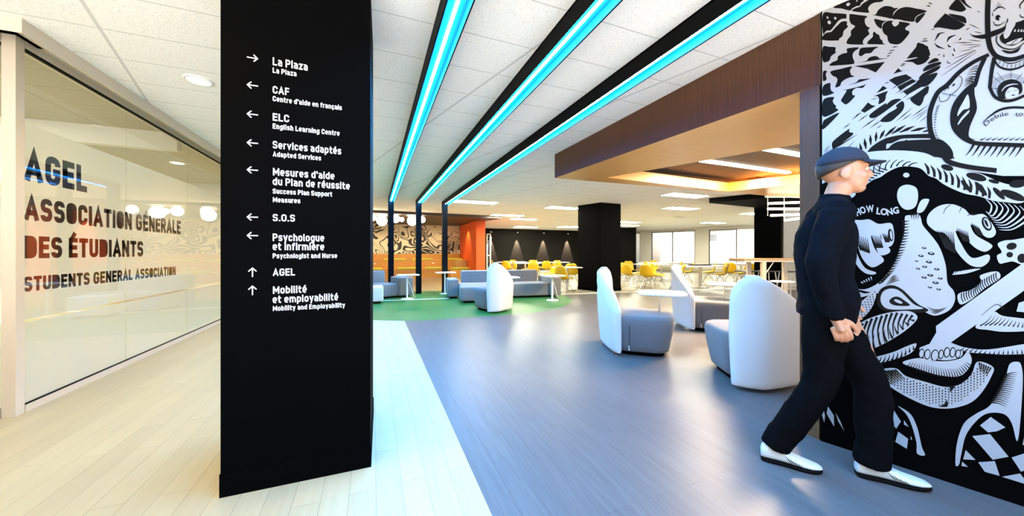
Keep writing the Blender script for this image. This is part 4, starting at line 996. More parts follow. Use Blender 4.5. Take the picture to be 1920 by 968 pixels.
K(FA, (965, 668), (1100, 505), (1150, 496), (1212, 530), (1214, 630), s=False); K(FA, (940, 695), (1212, 640), (1190, 700), (1130, 732), (1082, 736), (1030, 705)); K(FA, (815, 840), (872, 775), (915, 808), (1022, 778), s=False)
for x, y, a_, b_ in ((305, 50, 24, 18), (403, 12, 9, 8), (70, 200, 10, 15), (158, 208, 13, 16), (90, 255, 18, 22)): ell('w', FA, x, y, a_, b_, -30)
for a_, b_ in (((735, 640), (785, 630)), ((750, 610), (810, 597)), ((765, 580), (838, 566)), ((800, 538), (872, 527)), ((890, 750), (950, 736)), ((905, 730), (960, 722)), ((1130, 470), (1212, 462)), ((1150, 445), (1205, 438))): stroke('k', FA, [a_, b_], 2, 12, 2)
# --- rays below
for p in (((22, 130), (100, 95), (104, 150), (116, 186), (142, 210), (22, 240)), ((300, 122), (390, 90), (430, 56), (480, 50), (557, 44), (500, 66), (380, 102)),
    ((233, 182), (380, 148), (480, 120), (507, 104), (470, 150), (400, 152), (355, 186), (355, 230), (382, 246), (290, 336), (240, 316), (224, 290), (252, 240), (286, 180)),
    ((22, 290), (142, 254), (130, 300), (146, 336), (166, 350), (166, 380), (187, 408), (22, 478)), ((22, 622), (22, 530), (90, 482), (182, 438), (192, 456)),
    ((120, 792), (140, 750), (250, 660), (322, 615), (316, 650), (362, 678), (200, 800), (140, 842), (124, 826)),
    ((545, 460), (722, 328), (738, 340), (790, 295), (850, 275), (907, 280), (870, 310), (622, 486)),
    ((668, 522), (760, 440), (786, 425), (845, 390), (858, 372), (846, 352), (920, 300), (942, 350), (920, 412), (850, 482), (790, 530), (720, 540)),
    ((598, 246), (747, 188), (735, 230), (720, 296), (650, 336), (656, 280), (635, 246)), ((1012, 270), (1110, 195), (1212, 128), (1212, 200), (1170, 250), (1150, 312), (1115, 356), (1070, 342), (1030, 312))): K(FC, *p)
for p in (((448, 412), (530, 315), (570, 345), (617, 355), (490, 434)), ((624, 210), (700, 128), (747, 155), (700, 182)), ((765, 65), (830, 30), (960, -4), (1032, 40), (862, 132)), ((862, 137), (1032, 50), (1082, 75), (890, 178)),
    ((930, 197), (1090, 82), (1212, 20), (1212, 98), (972, 232)), ((1112, 47), (1142, -6), (1204, -6))): K(FC, *p, s=False)
for a_, b_, wd in (((445, 620), (640, 480), 14), ((540, 615), (690, 510), 12), ((620, 615), (690, 570), 9), ((835, 540), (1030, 382), 12), ((900, 530), (1030, 438), 10), ((1010, 492), (1212, 345), 12), ((1020, 518), (1212, 385), 7), ((1060, 530), (1205, 405), 8), ((1110, 545), (1205, 465), 8), ((245, 614), (332, 552), 12), ((340, 518), (455, 428), 12), ((410, 538), (535, 446), 12), ((385, 470), (450, 430), 8), ((22, 912), (412, 678), 18), ((22, 872), (105, 800), 8), ((22, 892), (100, 835), 8), ((22, 936), (140, 850), 10), ((250, 885), (380, 750), 8), ((715, 100), (775, 85), 10), ((790, 170), (880, 110), 9), ((835, 222), (960, 140), 9), ((880, 225), (990, 150), 9), ((555, 284), (640, 270), 8), ((960, 290), (1040, 245), 10), ((915, 275), (1000, 215), 8)): stroke('k', FC, [a_, b_], 1, wd, 2)
# hair drops and the dark hair mass
for a_, b_, wd in (((435, 775), (462, 895), 34), ((488, 722), (508, 845), 38), ((555, 680), (562, 798), 34), ((625, 648), (618, 760), 34), ((722, 625), (662, 730), 36), ((855, 582), (722, 702), 36), ((960, 572), (800, 672), 36), ((1062, 582), (888, 657), 34), ((1195, 598), (1016, 643), 34), ((1240, 628), (1150, 650), 22), ((400, 815), (390, 900), 30)): stroke('k', FC, [a_, b_], 3, wd, 10)
K(FC, (523, 882), (560, 830), (640, 770), (740, 720), (860, 692), (960, 682), (1212, 672), (1250, 672), (1250, 722), (1212, 722), (940, 726), (870, 745), (800, 778), (742, 790), (735, 850), (720, 890), (640, 910), (600, 892), (540, 897))
K(FC, (768, 862), (775, 820), (830, 777), (900, 755), (1060, 742), (1212, 738), (1360, 738), (1480, 850), (1480, 960), (1300, 935), (1212, 932), (1140, 912), (1080, 872), (1020, 862), (960, 850), (880, 845), (830, 867))
# --- spots and whiskers
for p in (((360, 95), (440, -4), (470, -4), (547, 92), (545, 116), (500, 135), (440, 126)), ((480, -6), (530, -6), (560, 45), (622, 97), (560, 72)), ((185, 305), (300, 170), (337, 165), (532, 275), (528, 297), (480, 330), (420, 340), (330, 325), (250, 312)),
    ((355, 160), (450, 170), (530, 190), (556, 230), (541, 266), (420, 207)), ((-4, 500), (50, 495), (110, 530), (141, 590), (130, 640), (-4, 656)), ((-4, 668), (115, 648), (100, 700), (40, 730), (-4, 731)),
    ((120, 726), (160, 680), (215, 660), (242, 690)), ((70, 812), (110, 745), (252, 703), (252, 738)), ((25, 897), (70, 832), (250, 747), (226, 800)), ((-6, 975), (20, 902), (220, 826), (190, 902), (100, 980))): K(FB, *p)
for pts, wd in ((((195, 468), (225, 420), (250, 385), (312, 368)), 26), (((195, 490), (235, 530), (310, 556)), 22), (((338, 482), (362, 430), (440, 397)), 26), (((342, 502), (362, 528), (385, 530)), 20), (((473, 462), (500, 428)), 18), (((410, 545), (428, 590)), 16), (((395, 610), (415, 640)), 16), (((300, 615), (303, 655)), 12), (((338, 685), (350, 715), (382, 718)), 12), (((228, 628), (262, 618)), 9), (((70, 445), (112, 440)), 10), (((42, 470), (125, 468)), 10), (((155, 335), (200, 332)), 9), (((105, 65), (150, 75)), 14), (((125, 32), (172, 48)), 14), (((552, 345), (592, 318)), 10), (((680, 125), (712, 140)), 10)): stroke('k', FB, pts, 2, wd, 3)
for a_, b_, wd in (((425, 485), (632, 485), 10), ((580, 455), (725, 470), 8), ((312, 784), (662, 572), 8), ((275, 864), (672, 590), 8), ((415, 668), (662, 570), 8), ((485, 587), (635, 555), 6), ((500, 511), (716, 508), 7), ((575, 543), (718, 521), 7), ((585, 272), (702, 327), 8), ((650, 360), (738, 381), 8)): stroke('k', FB, [a_, b_], 2, wd, 3)
# --- the shouting head, top right
stroke('k', FB, [(808, -60), (803, 0), (797, 150), (800, 350), (812, 480), (840, 570), (900, 640), (1000, 672), (1100, 672), (1230, 630)], 60, 62, 44)
K(FB, (590, 370), (620, 396), (680, 402), (770, 387), (840, 357), (970, 312), (1000, 280), (1022, 212), (1030, 232), (1006, 330), (960, 372), (850, 420), (770, 441), (690, 436), (625, 412))
K(FB, (1112, 262), (1160, 246), (1250, 232), (1250, 420), (1160, 482), (1080, 520), (1000, 506), (950, 470), (935, 422), (962, 388), (1000, 360), (1080, 300))
W(FB, (1025, 250), (1000, 330), (978, 385), (985, 430), (1005, 441), (1042, 408), (1072, 350), (1112, 262)); W(FB, (998, 502), (1060, 470), (1140, 442), (1192, 434), (1150, 482), (1080, 506)); stroke('k', FB, [(1062, 505), (1130, 450)], 8)
for x in (1093, 1133, 1166, 1196): W(FB, (x, 366), (x+8, 338), (x+24, 332), (x+20, 362), s=False)
stroke('k', FB, [(905, 405), (896, 450), (912, 500), (970, 545), (1060, 562), (1140, 542), (1230, 470)], 12, 16, 8); K(FB, (958, 568), (1060, 582), (1150, 548), (1182, 518), (1140, 590), (1060, 611), (1000, 602))
stroke('k', FB, [(862, 135), (900, 97), (950, 80), (1002, 108)], 8, 18, 5); stroke('k', FB, [(890, 78), (925, 58), (958, 57)], 3, 8, 3); stroke('k', FB, [(905, 40), (930, 32)], 6); stroke('k', FB, [(855, 185), (852, 150)], 8)
ell('k', FB, 916, 203, 29, 32); ell('w', FB, 936, 212, 10, 13); stroke('k', FB, [(862, 245), (885, 283), (935, 285), (995, 248)], 5, 14, 4); hatch('k', FB, [(862, 245), (885, 283), (940, 284)], [(856, 262), (880, 300), (945, 296)], 7, 5, 1)
stroke('k', FB, [(1170, 100), (1165, 60), (1215, 0)], 8, 14, 16); stroke('k', FB, [(1168, 165), (1180, 195), (1230, 200)], 8, 14, 8)
# collar with tabs
stroke('k', FB, [(880, 690), (930, 758), (1040, 792), (1150, 772), (1230, 730)], 20, 24, 18); stroke('k', FB, [(930, 655), (990, 705), (1060, 722), (1150, 700), (1230, 660)], 8, 12, 8)
hatch('k', FB, [(925, 675), (990, 722), (1060, 738), (1150, 716), (1225, 680)], [(905, 720), (965, 762), (1050, 780), (1140, 765), (1225, 730)], 7, 6, 6)
# arm, vest and shoulder lines
stroke('k', ID, [FB((812, 622)), FB((640, 705)), FB((480, 818)), FB((340, 965)), FD((230, 210)), FD((150, 400)), FD((140, 560)), FD((165, 690)), FD((225, 800)), FD((290, 900)), FD((350, 985)), FD((560, 1045)), FD((900, 1090))], 6.5, 10, 9, 10)
stroke('k', ID, [FB((875, 655)), FB((845, 800)), FB((825, 965)), FD((828, 160)), FD((880, 252)), FD((980, 298)), FD((1100, 288)), FD((1230, 232))], 8, 6.5, 5, 10)
stroke('k', ID, [FB((770, 650)), FB((702, 800)), FB((655, 960)), FD((615, 130)), FD((540, 195)), FD((445, 310)), FD((398, 440)), FD((405, 580)), FD((470, 680)), FD((580, 755)), FD((720, 785)), FD((960, 795)), FD((1230, 805))], 8, 7.5, 8, 10)
K(FD, (570, 180), (640, 130), (650, 230), (672, 330), (672, 410), (630, 510), (595, 600), (585, 705), (660, 745), (500, 720), (430, 610), (415, 480), (450, 350), (510, 250))
W(FD, (455, 472), (470, 400), (520, 310), (574, 228), (592, 372), (520, 402)); W(FD, (458, 560), (500, 488), (580, 408), (586, 430), (520, 502), (470, 565))
hatch('k', FB, [(690, 730), (672, 800), (640, 950)], [(590, 790), (560, 850), (530, 925)], 7, 12, 1, .06); hatch('k', FD, [(640, 20), (628, 100)], [(530, 60), (525, 155)], 4, 14, 1, .06)
for i in range(9): stroke('k', FD, [(640+i*70, 792), (600+i*70, 860), (545+i*70, 925+8*(i % 3))], 30, 18, 2)
for i in range(9): stroke('k', FD, [(715+i*66, 745), (752+i*66, 730), (782+i*66, 708)], 16, 9, 1)
stroke('k', FD, [(738, 548), (830, 468), (930, 405), (1060, 375), (1230, 378)], 5, 28, 26)
mtext('k', FD, 'Debile', [(775, 590), (840, 535), (910, 492), (1035, 462)], 46, .0); mtext('k', FD, 'to', [(1112, 478), (1200, 470)], 52, .0)
hatch('k', FD, [(262, 330), (225, 450), (205, 590), (230, 700), (290, 800)], [(222, 365), (195, 470), (190, 605), (205, 690), (262, 775)], 15, 5, 12, .05); hatch('k', FD, [(300, 880), (430, 950)], [(345, 915), (430, 965)], 3, 18, 10)
# heart shaped chest window with a portrait and a web
for a_ in (((850, 20), (960, 110)), ((905, -20), (985, 80)), ((1063, -40), (1060, 60)), ((1190, -10), (1110, 80)), ((850, 160), (920, 165)), ((1230, 60), (1180, 110))): stroke('k', FD, a_, 5)
for r_ in (.35, .65, .95): stroke('k', FD, [(1040+(x-1040)*(1+r_*.6), 150+(y-150)*(1+r_*.6)) for x, y in ((905, 160), (930, 100), (985, 70), (1060, 52), (1120, 70), (1180, 110))], 4)
K(FD, (905, 190), (930, 120), (1000, 70), (1090, 58), (1165, 90), (1190, 150), (1180, 210), (1120, 240), (1000, 275), (930, 285), (915, 240)); W(FD, (1005, 270), (1000, 210), (1050, 150), (1130, 160), (1150, 200), (1130, 250), (1070, 275)); stroke('w', FD, [(955, 190), (1000, 140), (1070, 115), (1140, 112)], 8, 16, 6)
stroke('k', FD, [(1060, 245), (1085, 236), (1110, 240)], 3, 14, 3); stroke('k', FD, [(1015, 205), (1050, 192)], 5); stroke('k', FD, [(1095, 188), (1135, 178)], 5)
# small tattoo on the upper arm
stroke('k', FD, [(385, 60), (430, 22), (480, 20), (508, 60), (490, 130), (440, 190), (390, 230)], 5, 8, 8); stroke('k', FD, [(250, 250), (255, 300), (300, 308), (350, 280), (375, 230)], 8); stroke('k', FD, [(300, 200), (340, 150), (385, 100), (385, 60)], 5); ell('k', FD, 412, 120, 20, 10, -45); ell('k', FD, 350, 155, 14, 8, -45)
hatch('k', FD, [(270, 205), (380, 225)], [(290, 225), (390, 250)], 9, 4, 2); stroke('k', FD, [(370, 225), (450, 250)], 9, 7, 4)
# --- lower head: braid
W(FE, (130, 330), (150, 290), (172, 262), (186, 240), (165, 222), (208, 192), (216, 170), (250, 150), (300, 110), (345, 92), (380, 68), (440, 40), (500, 36), (560, 48), (600, 85), (640, 100), (680, 130), (740, 160), (800, 182), (870, 195), (930, 215), (1000, 225), (1115, 222), (1150, 100), (1060, 132), (990, 122), (930, 97), (870, 72), (800, 58), (720, 32), (640, -10), (560, -40), (400, -50), (240, -30), (225, 40), (238, 100), (180, 160), (120, 240))
hatch('k', FE, [(250, 60), (300, 20), (380, 0), (460, 0), (560, 20)], [(235, 110), (290, 80), (350, 60), (430, 34), (510, 35)], 9, 3, 9, .12); hatch('k', FE, [(230, 120), (270, 60), (330, 20)], [(270, 128), (330, 84), (390, 50)], 7, 3, 8, .1)
hatch('k', FE, [(560, 10), (640, 40), (730, 70), (830, 110), (930, 150)], [(585, 70), (660, 105), (760, 150), (850, 185), (940, 210)], 11, 2, 14, -.12, 16)
for x, y, a_, b_, r_ in ((700, 42, 34, 16, 15), (855, 92, 56, 20, 14), (948, 116, 30, 10, 14), (1075, 128, 46, 22, -6), (1050, 190, 70, 22, 20), (880, 155, 48, 14, 50), (800, 140, 40, 12, 50), (975, 180, 44, 14, 45)): ell('k', FE, x, y, a_, b_, r_)
ell('w', FE, 482, 82, 17, 13); W(FE, (488, 133), (535, 150), (545, 200), (530, 250), (490, 267), (455, 250), (433, 200), (445, 150)); W(FE, (540, 282), (548, 240), (568, 212), (602, 210), (598, 232), (572, 275))
mtext('w', FE, 'HOW', [(222, 302), (262, 284), (312, 278)], 38, .035); mtext('w', FE, 'LONG', [(322, 290), (385, 298), (446, 284)], 36, .035)
# left goggle eye
W(FE, (150, 330), (165, 318), (240, 322), (285, 318), (335, 342), (400, 338), (416, 380), (417, 430), (400, 460), (365, 462), (350, 410), (342, 400), (360, 440), (396, 478), (385, 500), (340, 506), (312, 440), (300, 405), (296, 420), (318, 480), (362, 530), (345, 555), (295, 572), (245, 520), (215, 430), (196, 398), (220, 500), (262, 575), (320, 600), (305, 612), (260, 602), (215, 555), (180, 470), (150, 400))
for c1, c2, n_ in ((((200, 395), (280, 420)), ((235, 480), (290, 500)), 7), (((292, 400), (345, 410)), ((320, 470), (360, 470)), 6), (((350, 390), (385, 400)), ((372, 440), (395, 440)), 5)): hatch('k', FE, c1, c2, n_, 2, 9)
ell('k', FE, 399, 402, 14, 34, -8); ell('w', FE, 402, 402, 6, 24, -8); hatch('w', FE, [(235, 655), (300, 620)], [(250, 660), (305, 640)], 5, 8, 1)
stroke('w', FE, [(165, 400), (180, 470), (205, 530)], 3, 6, 1)
# nose
W(FE, (478, 300), (520, 296), (548, 290), (560, 312), (572, 352), (622, 412), (662, 472), (692, 562), (702, 655), (735, 700), (741, 750), (710, 802), (640, 830), (590, 815), (560, 790), (510, 742), (455, 695), (400, 700), (330, 712), (190, 682), (262, 690), (340, 652), (400, 582), (430, 530), (450, 462), (470, 400), (475, 345))
hatch('k', FE, [(462, 320), (462, 400), (436, 500), (380, 610), (330, 665)], [(500, 318), (498, 400), (478, 480), (420, 590), (362, 650)], 24, 12, 1, .05); hatch('k', FE, [(500, 285), (560, 283)], [(508, 318), (548, 318)], 4, 9, 1)
for x, y, r_ in ((577, 470, 13), (560, 512, 15), (615, 500, 19), (537, 540, 10), (603, 545, 17), (545, 580, 12), (580, 570, 14), (645, 583, 15), (577, 627, 15), (610, 615, 17), (663, 632, 14), (638, 655, 17), (608, 680, 12), (655, 690, 13)): ell('k', FE, x, y, r_, r_*.42, 8); ell('w', FE, x-1, y-r_*.12, r_*.45, r_*.16, 8)
for k in range(3): stroke('k', FE, [(590+k*12, 782+k*14), (640, 800+k*8), (700-k*8, 786+k*6)], 1, 6, 1)
for k in range(4): stroke('k', FE, [(372+k*8, 668-k*11), (415, 640-k*9+8), (450-k*6, 640-k*8)], 2, 6, 1)
K(FE, (325, 745), (345, 690), (400, 668), (460, 690), (540, 765), (600, 800), (560, 815), (470, 812), (380, 808), (335, 785)); W(FE, (345, 742), (360, 702), (402, 686), (452, 702), (520, 768), (572, 792), (500, 797), (400, 797), (360, 780)); K(FE, (392, 752), (412, 732), (440, 730), (470, 748), (502, 776), (440, 778), (405, 770)); ell('w', FE, 440, 755, 24, 8, 22)
# cheek and moustache on the left
W(FE, (160, 800), (165, 690), (200, 690), (260, 712), (320, 700), (290, 720), (220, 740), (180, 770)); hatch('k', FE, [(170, 720), (180, 770)], [(255, 745), (250, 775)], 4, 8, 2, -.12)
W(FE, (165, 884), (200, 800), (255, 745), (310, 708), (322, 722), (300, 785), (262, 832), (210, 868))
for i in range(11):
    for j in range(5):
        x = 185+i*13+j*3; y = 860-i*13.5+j*13-20
        if 0 < j+i*.2 < 6 and 170 < x < 316: ell('k', FE, x, y, 3.6, 3.6, 0, 8)
W(FE, (150, 930), (250, 862), (340, 826), (430, 808), (505, 808), (542, 842), (490, 900), (400, 960), (300, 1010), (230, 1040), (150, 1050))
hatch('k', FE, [(190, 905), (300, 845), (420, 812), (530, 830)], [(150, 1000), (250, 1010), (360, 980), (500, 880)], 13, 14, 4, .10)
hatch('k', FE, [(150, 1040), (260, 1030), (400, 960), (540, 845)], [(190, 960), (300, 930), (420, 880), (510, 840)], 12, 14, 1, -.08)
# right goggle eye
W(FE, (594, 340), (602, 290), (655, 247), (725, 237), (790, 262), (828, 296), (890, 290), (930, 328), (959, 382), (942, 412), (905, 412), (860, 372), (824, 345), (850, 400), (930, 448), (937, 468), (900, 490), (850, 470), (800, 422), (772, 392), (745, 380), (770, 440), (830, 522), (917, 505), (922, 540), (880, 571), (820, 560), (760, 502), (720, 432), (682, 390), (640, 382))
for c1, c2, n_ in ((((640, 375), (735, 385)), ((690, 470), (745, 500)), 10), (((745, 362), (812, 385)), ((785, 430), (818, 440)), 8), (((825, 335), (870, 360)), ((862, 400), (890, 405)), 6)): hatch('k', FE, c1, c2, n_, 2, 10)
ell('k', FE, 910, 342, 24, 40, -25); ell('w', FE, 912, 340, 15, 30, -25); ell('k', FE, 908, 338, 7, 22, -25); stroke('k', FE, [(680, 290), (690, 262), (720, 238)], 2, 4, 3); stroke('k', FE, [(765, 285), (772, 262), (790, 250)], 2, 4, 3); stroke('k', FE, [(805, 300), (830, 288), (862, 290)], 2, 6, 3)
for k in range(8): stroke('w', FE, [(905+k*30, 210+k*6), (935+k*30, 245+k*8), (925+k*18, 285+k*12), (905+k*10, 275+k*14)], 2, 10, 1)
W(FE, (725, 612), (780, 592), (878, 580), (800, 606)); hatch('w', FE, [(728, 604), (860, 586)], [(738, 596), (850, 578)], 10, 6, 1)
# wheel, feathered strip, smoking stick
W(FE, (968, 450), (1000, 432), (1040, 428), (1160, 425), (1160, 560), (1100, 560), (1050, 542), (1010, 548), (978, 552), (964, 512), (990, 492)); ell('k', FE, 1042, 461, 28, 19, -10); ell('k', FE, 1032, 506, 18, 15); ell('k', FE, 1098, 525, 26, 25)
W(FE, (758, 716), (830, 692), (880, 650), (874, 618), (930, 598), (972, 598), (978, 632), (900, 684), (830, 742), (770, 770)); hatch('k', FE, [(770, 712), (840, 690), (884, 640), (965, 598)], [(780, 760), (850, 728), (915, 675), (975, 640)], 17, 7, 5, .12)
W(FE, (640, 886), (1160, 510), (1160, 660), (720, 972), (650, 1060), (560, 1090), (600, 990), (642, 920), s=False)
W(FE, (850, 892), (900, 830), (950, 808), (1000, 832), (1150, 855), (1150, 905), (1010, 916), (920, 906)); hatch('k', FE, [(862, 885), (960, 880), (1110, 895)], [(930, 825), (1000, 838), (1110, 868)], 10, 8, 1, .08); W(FE, (1068, 808), (1080, 762), (1150, 740), (1150, 815), s=False)
stroke('k', FE, [(880, 830), (960, 770), (1000, 800), (980, 760)], 2, 5, 1)
# --- mouth, chin and jacket
W(FF, (203, 167), (290, 142), (400, 112), (470, 82), (524, 66), (500, 112), (430, 142), (330, 168), (260, 158)); hatch('k', FF, [(230, 172), (340, 172), (440, 142), (520, 92)], [(270, 148), (370, 125), (440, 105), (515, 72)], 12, 12, 1, .1)
W(FF, (540, 95), (560, 80), (640, 55), (700, 60), (760, 95), (755, 135), (690, 152), (640, 150), (560, 135))
for x, y, a_, b_ in ((550, 118, 11, 20), (581, 122, 12, 22), (620, 128, 16, 26), (652, 122, 9, 20), (682, 112, 12, 22), (712, 112, 11, 22), (740, 120, 10, 18)): ell('k', FF, x, y, a_+5, b_+6, 8); ell('w', FF, x+1, y, a_, b_, 8)
K(FF, (640, 60), (660, 118), (680, 90), (700, 78), (720, 60), s=False) if False else None
W(FF, (452, 166), (530, 142), (600, 154), (680, 158), (755, 142), (790, 108), (812, 150), (792, 200), (740, 237), (640, 230), (540, 200)); hatch('k', FF, [(470, 182), (540, 215), (640, 240), (740, 242), (815, 180)], [(490, 158), (570, 172), (660, 195), (730, 195), (785, 160)], 26, 7, 1, .06)
W(FF, (303, 216), (350, 198), (420, 196), (470, 235), (560, 262), (680, 292), (760, 272), (812, 222), (842, 160), (922, 188), (912, 240), (862, 322), (800, 376), (700, 403), (600, 396), (500, 356), (420, 312), (350, 262))
for i in range(34):
    for j in range(9):
        t_ = i/33.; x = 345+t_*545; yt = along([(345, 205), (420, 205), (480, 245), (560, 268), (680, 298), (760, 280), (815, 230), (850, 180), (890, 190)], t_)[1]; yb = along([(345, 250), (420, 302), (500, 346), (600, 386), (700, 393), (790, 370), (850, 322), (885, 270), (890, 250)], t_)[1]
        y = yt+14*j+(7 if i % 2 else 0)+6
        if y < yb-5: ell('k', FF, x, y, 4.0-j*.12, 4.6-j*.12, 0, 7)
hatch('k', FF, [(315, 212), (420, 200)], [(395, 282), (470, 250)], 8, 10, 2); hatch('k', FF, [(845, 160), (918, 192)], [(850, 205), (890, 235)], 6, 9, 1)
K(FF, (640, 392), (668, 380), (682, 358), (686, 392)); K(FF, (700, 318), (698, 296), (688, 286), (722, 284), (716, 300))
W(FF, (718, 68), (780, 86), (900, 96), (1130, 64), (1130, 112), (1000, 122), (880, 117), (780, 107)); hatch('k', FF, [(740, 100), (900, 122), (1110, 118)], [(765, 82), (910, 104), (1100, 92)], 15, 9, 1, .06)
W(FF, (200, 215), (240, 225), (292, 262), (332, 302), (378, 330), (300, 332), (242, 372), (200, 360)); hatch('k', FF, [(225, 215), (330, 300)], [(215, 235), (305, 312)], 10, 2, 9, .1)
W(FF, (1008, 172), (1050, 160), (1068, 180), (1076, 260), (1062, 480), (1046, 572), (1020, 482), (980, 432), (900, 426), (840, 462), (782, 540), (757, 640), (746, 692), (727, 692), (735, 582), (770, 482), (830, 432), (900, 392), (952, 322), (987, 242)); hatch('k', FF, [(985, 225), (950, 300), (905, 375)], [(1052, 210), (1030, 300), (990, 400)], 17, 9, 1, -.08)
for p in (((65, 392), (96, 440), (97, 497), (58, 430)), ((20, 368), (50, 440), (46, 476), (20, 432)), ((105, 425), (130, 470), (150, 520), (118, 470)), ((320, 388), (358, 445), (342, 497), (299, 440)), ((405, 408), (444, 470), (420, 507), (371, 450)), ((430, 523), (481, 560), (475, 612), (415, 576)), ((355, 523), (406, 570), (400, 602), (360, 582)), ((270, 398), (286, 440), (275, 487), (244, 430)), ((295, 528), (352, 584), (308, 574)), ((460, 463), (484, 498), (460, 486)), ((496, 545), (502, 565), (494, 562)),
    ((910, 446), (986, 500), (942, 520), (896, 526), (854, 490)), ((814, 545), (906, 535), (1002, 652), (920, 668)), ((780, 618), (831, 669), (767, 666)), ((845, 681), (931, 675), (956, 751), (880, 731)), ((1018, 656), (1130, 620), (1130, 710), (1066, 729)), ((968, 756), (1062, 739), (1110, 800)), ((1074, 592), (1085, 540), (1130, 500), (1130, 580)), ((762, 678), (792, 706), (758, 700))): W(FF, *p, s=False)
W(FF, (428, 390), (492, 430), (528, 500), (552, 600), (569, 645), (528, 636), (525, 580), (500, 490), (470, 430))
# the painting goes on past the frame in plain bands
M_muw = mat('white_mural_paint', (.33, .335, .35), .45, noise=.02); M_muk = mat('black_mural_paint', (.004, .004, .004), .45, spec=.08)
mural = mur.build('mural', [M_muw, M_muk], label='black and white cartoon mural covering the wall behind the walking person', cat='mural')

# ================================================================ the walking person
person = empty('person', (2.36, 1.06, 0), math.radians(-51.7), 'person in dark jacket, black trousers, cap and white trainers walking past the mural', 'person')
def limb(nodes, cap=True, n=20):
    """closed tapering tube through (centre, radius or (depth, width)) nodes"""
    C_ = [Vector(q[0]) for q in nodes]; R__ = [q[1] if isinstance(q[1], tuple) else (q[1], q[1]) for q in nodes]; P_ = []; N_ = len(C_)
    for i in range(N_-1):
        for j in range(6):
            t_ = j/6; k = [max(0, min(N_-1, i+d)) for d in (-1, 0, 1, 2)]
            f = lambda g: .5*(2*g(k[1])+(g(k[2])-g(k[0]))*t_+(2*g(k[0])-5*g(k[1])+4*g(k[2])-g(k[3]))*t_*t_+(3*g(k[1])-g(k[0])-3*g(k[2])+g(k[3]))*t_**3)
            P_.append((f(lambda m_: C_[m_]), f(lambda m_: R__[m_][0]), f(lambda m_: R__[m_][1])))
    P_.append((C_[-1], *R__[-1])); rings = []
    def ring(c, t, rx, ry):
        ax = Vector((1, 0, 0))-t*t.x
        if ax.length < .3: ax = Vector((0, 0, 1))-t*t.z
        ax.normalize(); ay = t.cross(ax).normalized(); return [c+ax*(rx*math.cos(2*math.pi*k/n))+ay*(ry*math.sin(2*math.pi*k/n)) for k in range(n)]
    for i, (c, rx, ry) in enumerate(P_):
        t = (P_[min(i+1, len(P_)-1)][0]-P_[max(i-1, 0)][0]).normalized()
        if i == 0:
            for q in (.1, .6, .9): rings.append(ring(c-t*min(rx, ry)*math.sqrt(1-q*q)*(.6 if cap else .02), t, rx*q, ry*q))
        rings.append(ring(c, t, rx, ry))
        if i == len(P_)-1:
            for q in (.9, .6, .1): rings.append(ring(c+t*min(rx, ry)*math.sqrt(1-q*q)*(.6 if cap else .02), t, rx*q, ry*q))
    mb = MB(); mb.loft(rings); me = bpy.data.meshes.new('l'); me.from_pydata(mb.v, [], mb.f); me.update(); return me
def ellipsoid(c, r, rot=0, seg=24, ring=16, axis='Y'):
    bm_ = bmesh.new(); bmesh.ops.create_uvsphere(bm_, u_segments=seg, v_segments=ring, radius=1)
    M_ = Matrix.Translation(c) @ Matrix.Rotation(math.radians(rot), 4, axis) @ Matrix.Diagonal((*r, 1))
    bmesh.ops.transform(bm_, matrix=M_, verts=bm_.verts); me = bpy.data.meshes.new('e'); bm_.to_mesh(me); bm_.free(); return me
def fuse(meshes, voxel, smooth_it=3, name='body'):
    bm_ = bmesh.new()
    for me in meshes: bm_.from_mesh(me); bpy.data.meshes.remove(me)
    me = bpy.data.meshes.new(name); bm_.to_mesh(me); bm_.free(); o = bpy.data.objects.new(name, me); COL.objects.link(o)
    r = o.modifiers.new('r', 'REMESH'); r.mode = 'VOXEL'; r.voxel_size = voxel; r.use_smooth_shade = True
    if smooth_it: q = o.modifiers.new('s', 'SMOOTH'); q.factor = .5; q.iterations = smooth_it
    dg = bpy.context.evaluated_depsgraph_get(); dg.update(); out = bpy.data.meshes.new_from_object(o.evaluated_get(dg)); bpy.data.objects.remove(o); bpy.data.meshes.remove(me)
    out.polygons.foreach_set('use_smooth', [True]*len(out.polygons)); return out
def place(me, name, mats, parent):
    me.materials.clear()
    for m_ in (mats if isinstance(mats, list) else [mats]): me.materials.append(m_)
    o = bpy.data.objects.new(name, me); COL.objects.link(o); o.parent = parent; return o
M_skin = mat('skin', (.46, .21, .115), .5, noise=.05, nscale=40); M_jacket = mat('navy_black_cloth', (.0018, .0021, .0038), .9, spec=.06, noise=.2, nscale=60)
M_trouser = mat('black_cloth', (.0025, .0025, .003), .95, spec=.04, noise=.2, nscale=60); M_cap = mat('navy_cap_cloth', (.007, .009, .022), .85, noise=.15, nscale=90)
M_shoe = mat('white_shoe_leather', (.62, .66, .66), .5, noise=.03); M_hair = mat('dark_hair', (.02, .013, .01), .6, noise=.3, nscale=150)
# joints
J = {'pelvis': ((-0.0500, 0, .95), (.11, .15)), 'waist': ((-0.0650, 0, 1.08), (.095, .135)), 'chest': ((-0.0530, 0, 1.28), (.105, .155)), 'upper': ((-0.0400, 0, 1.40), (.08, .12)), 'neck': ((-0.0180, 0, 1.49), .055), 'skull': ((0.0050, 0, 1.56), .055),
     'shr': ((-0.0450, -.155, 1.405), .055), 'elr': ((-0.1250, -.235, 1.14), .042), 'wrr': ((-0.0750, -.225, .885), .027), 'shl': ((-0.0450, .155, 1.405), .055), 'ell': ((-0.0700, .235, 1.14), .042), 'wrl': ((0.0600, .225, .93), .027),
     'hipr': ((-0.0650, -.085, .90), .095), 'knr': ((-0.0950, -.075, .50), .058), 'anr': ((-0.2850, -.055, .11), .038), 'hipl': ((-0.0250, .085, .90), .095), 'knl': ((0.1350, .06, .51), .058), 'anl': ((0.1350, .02, .10), .038)}
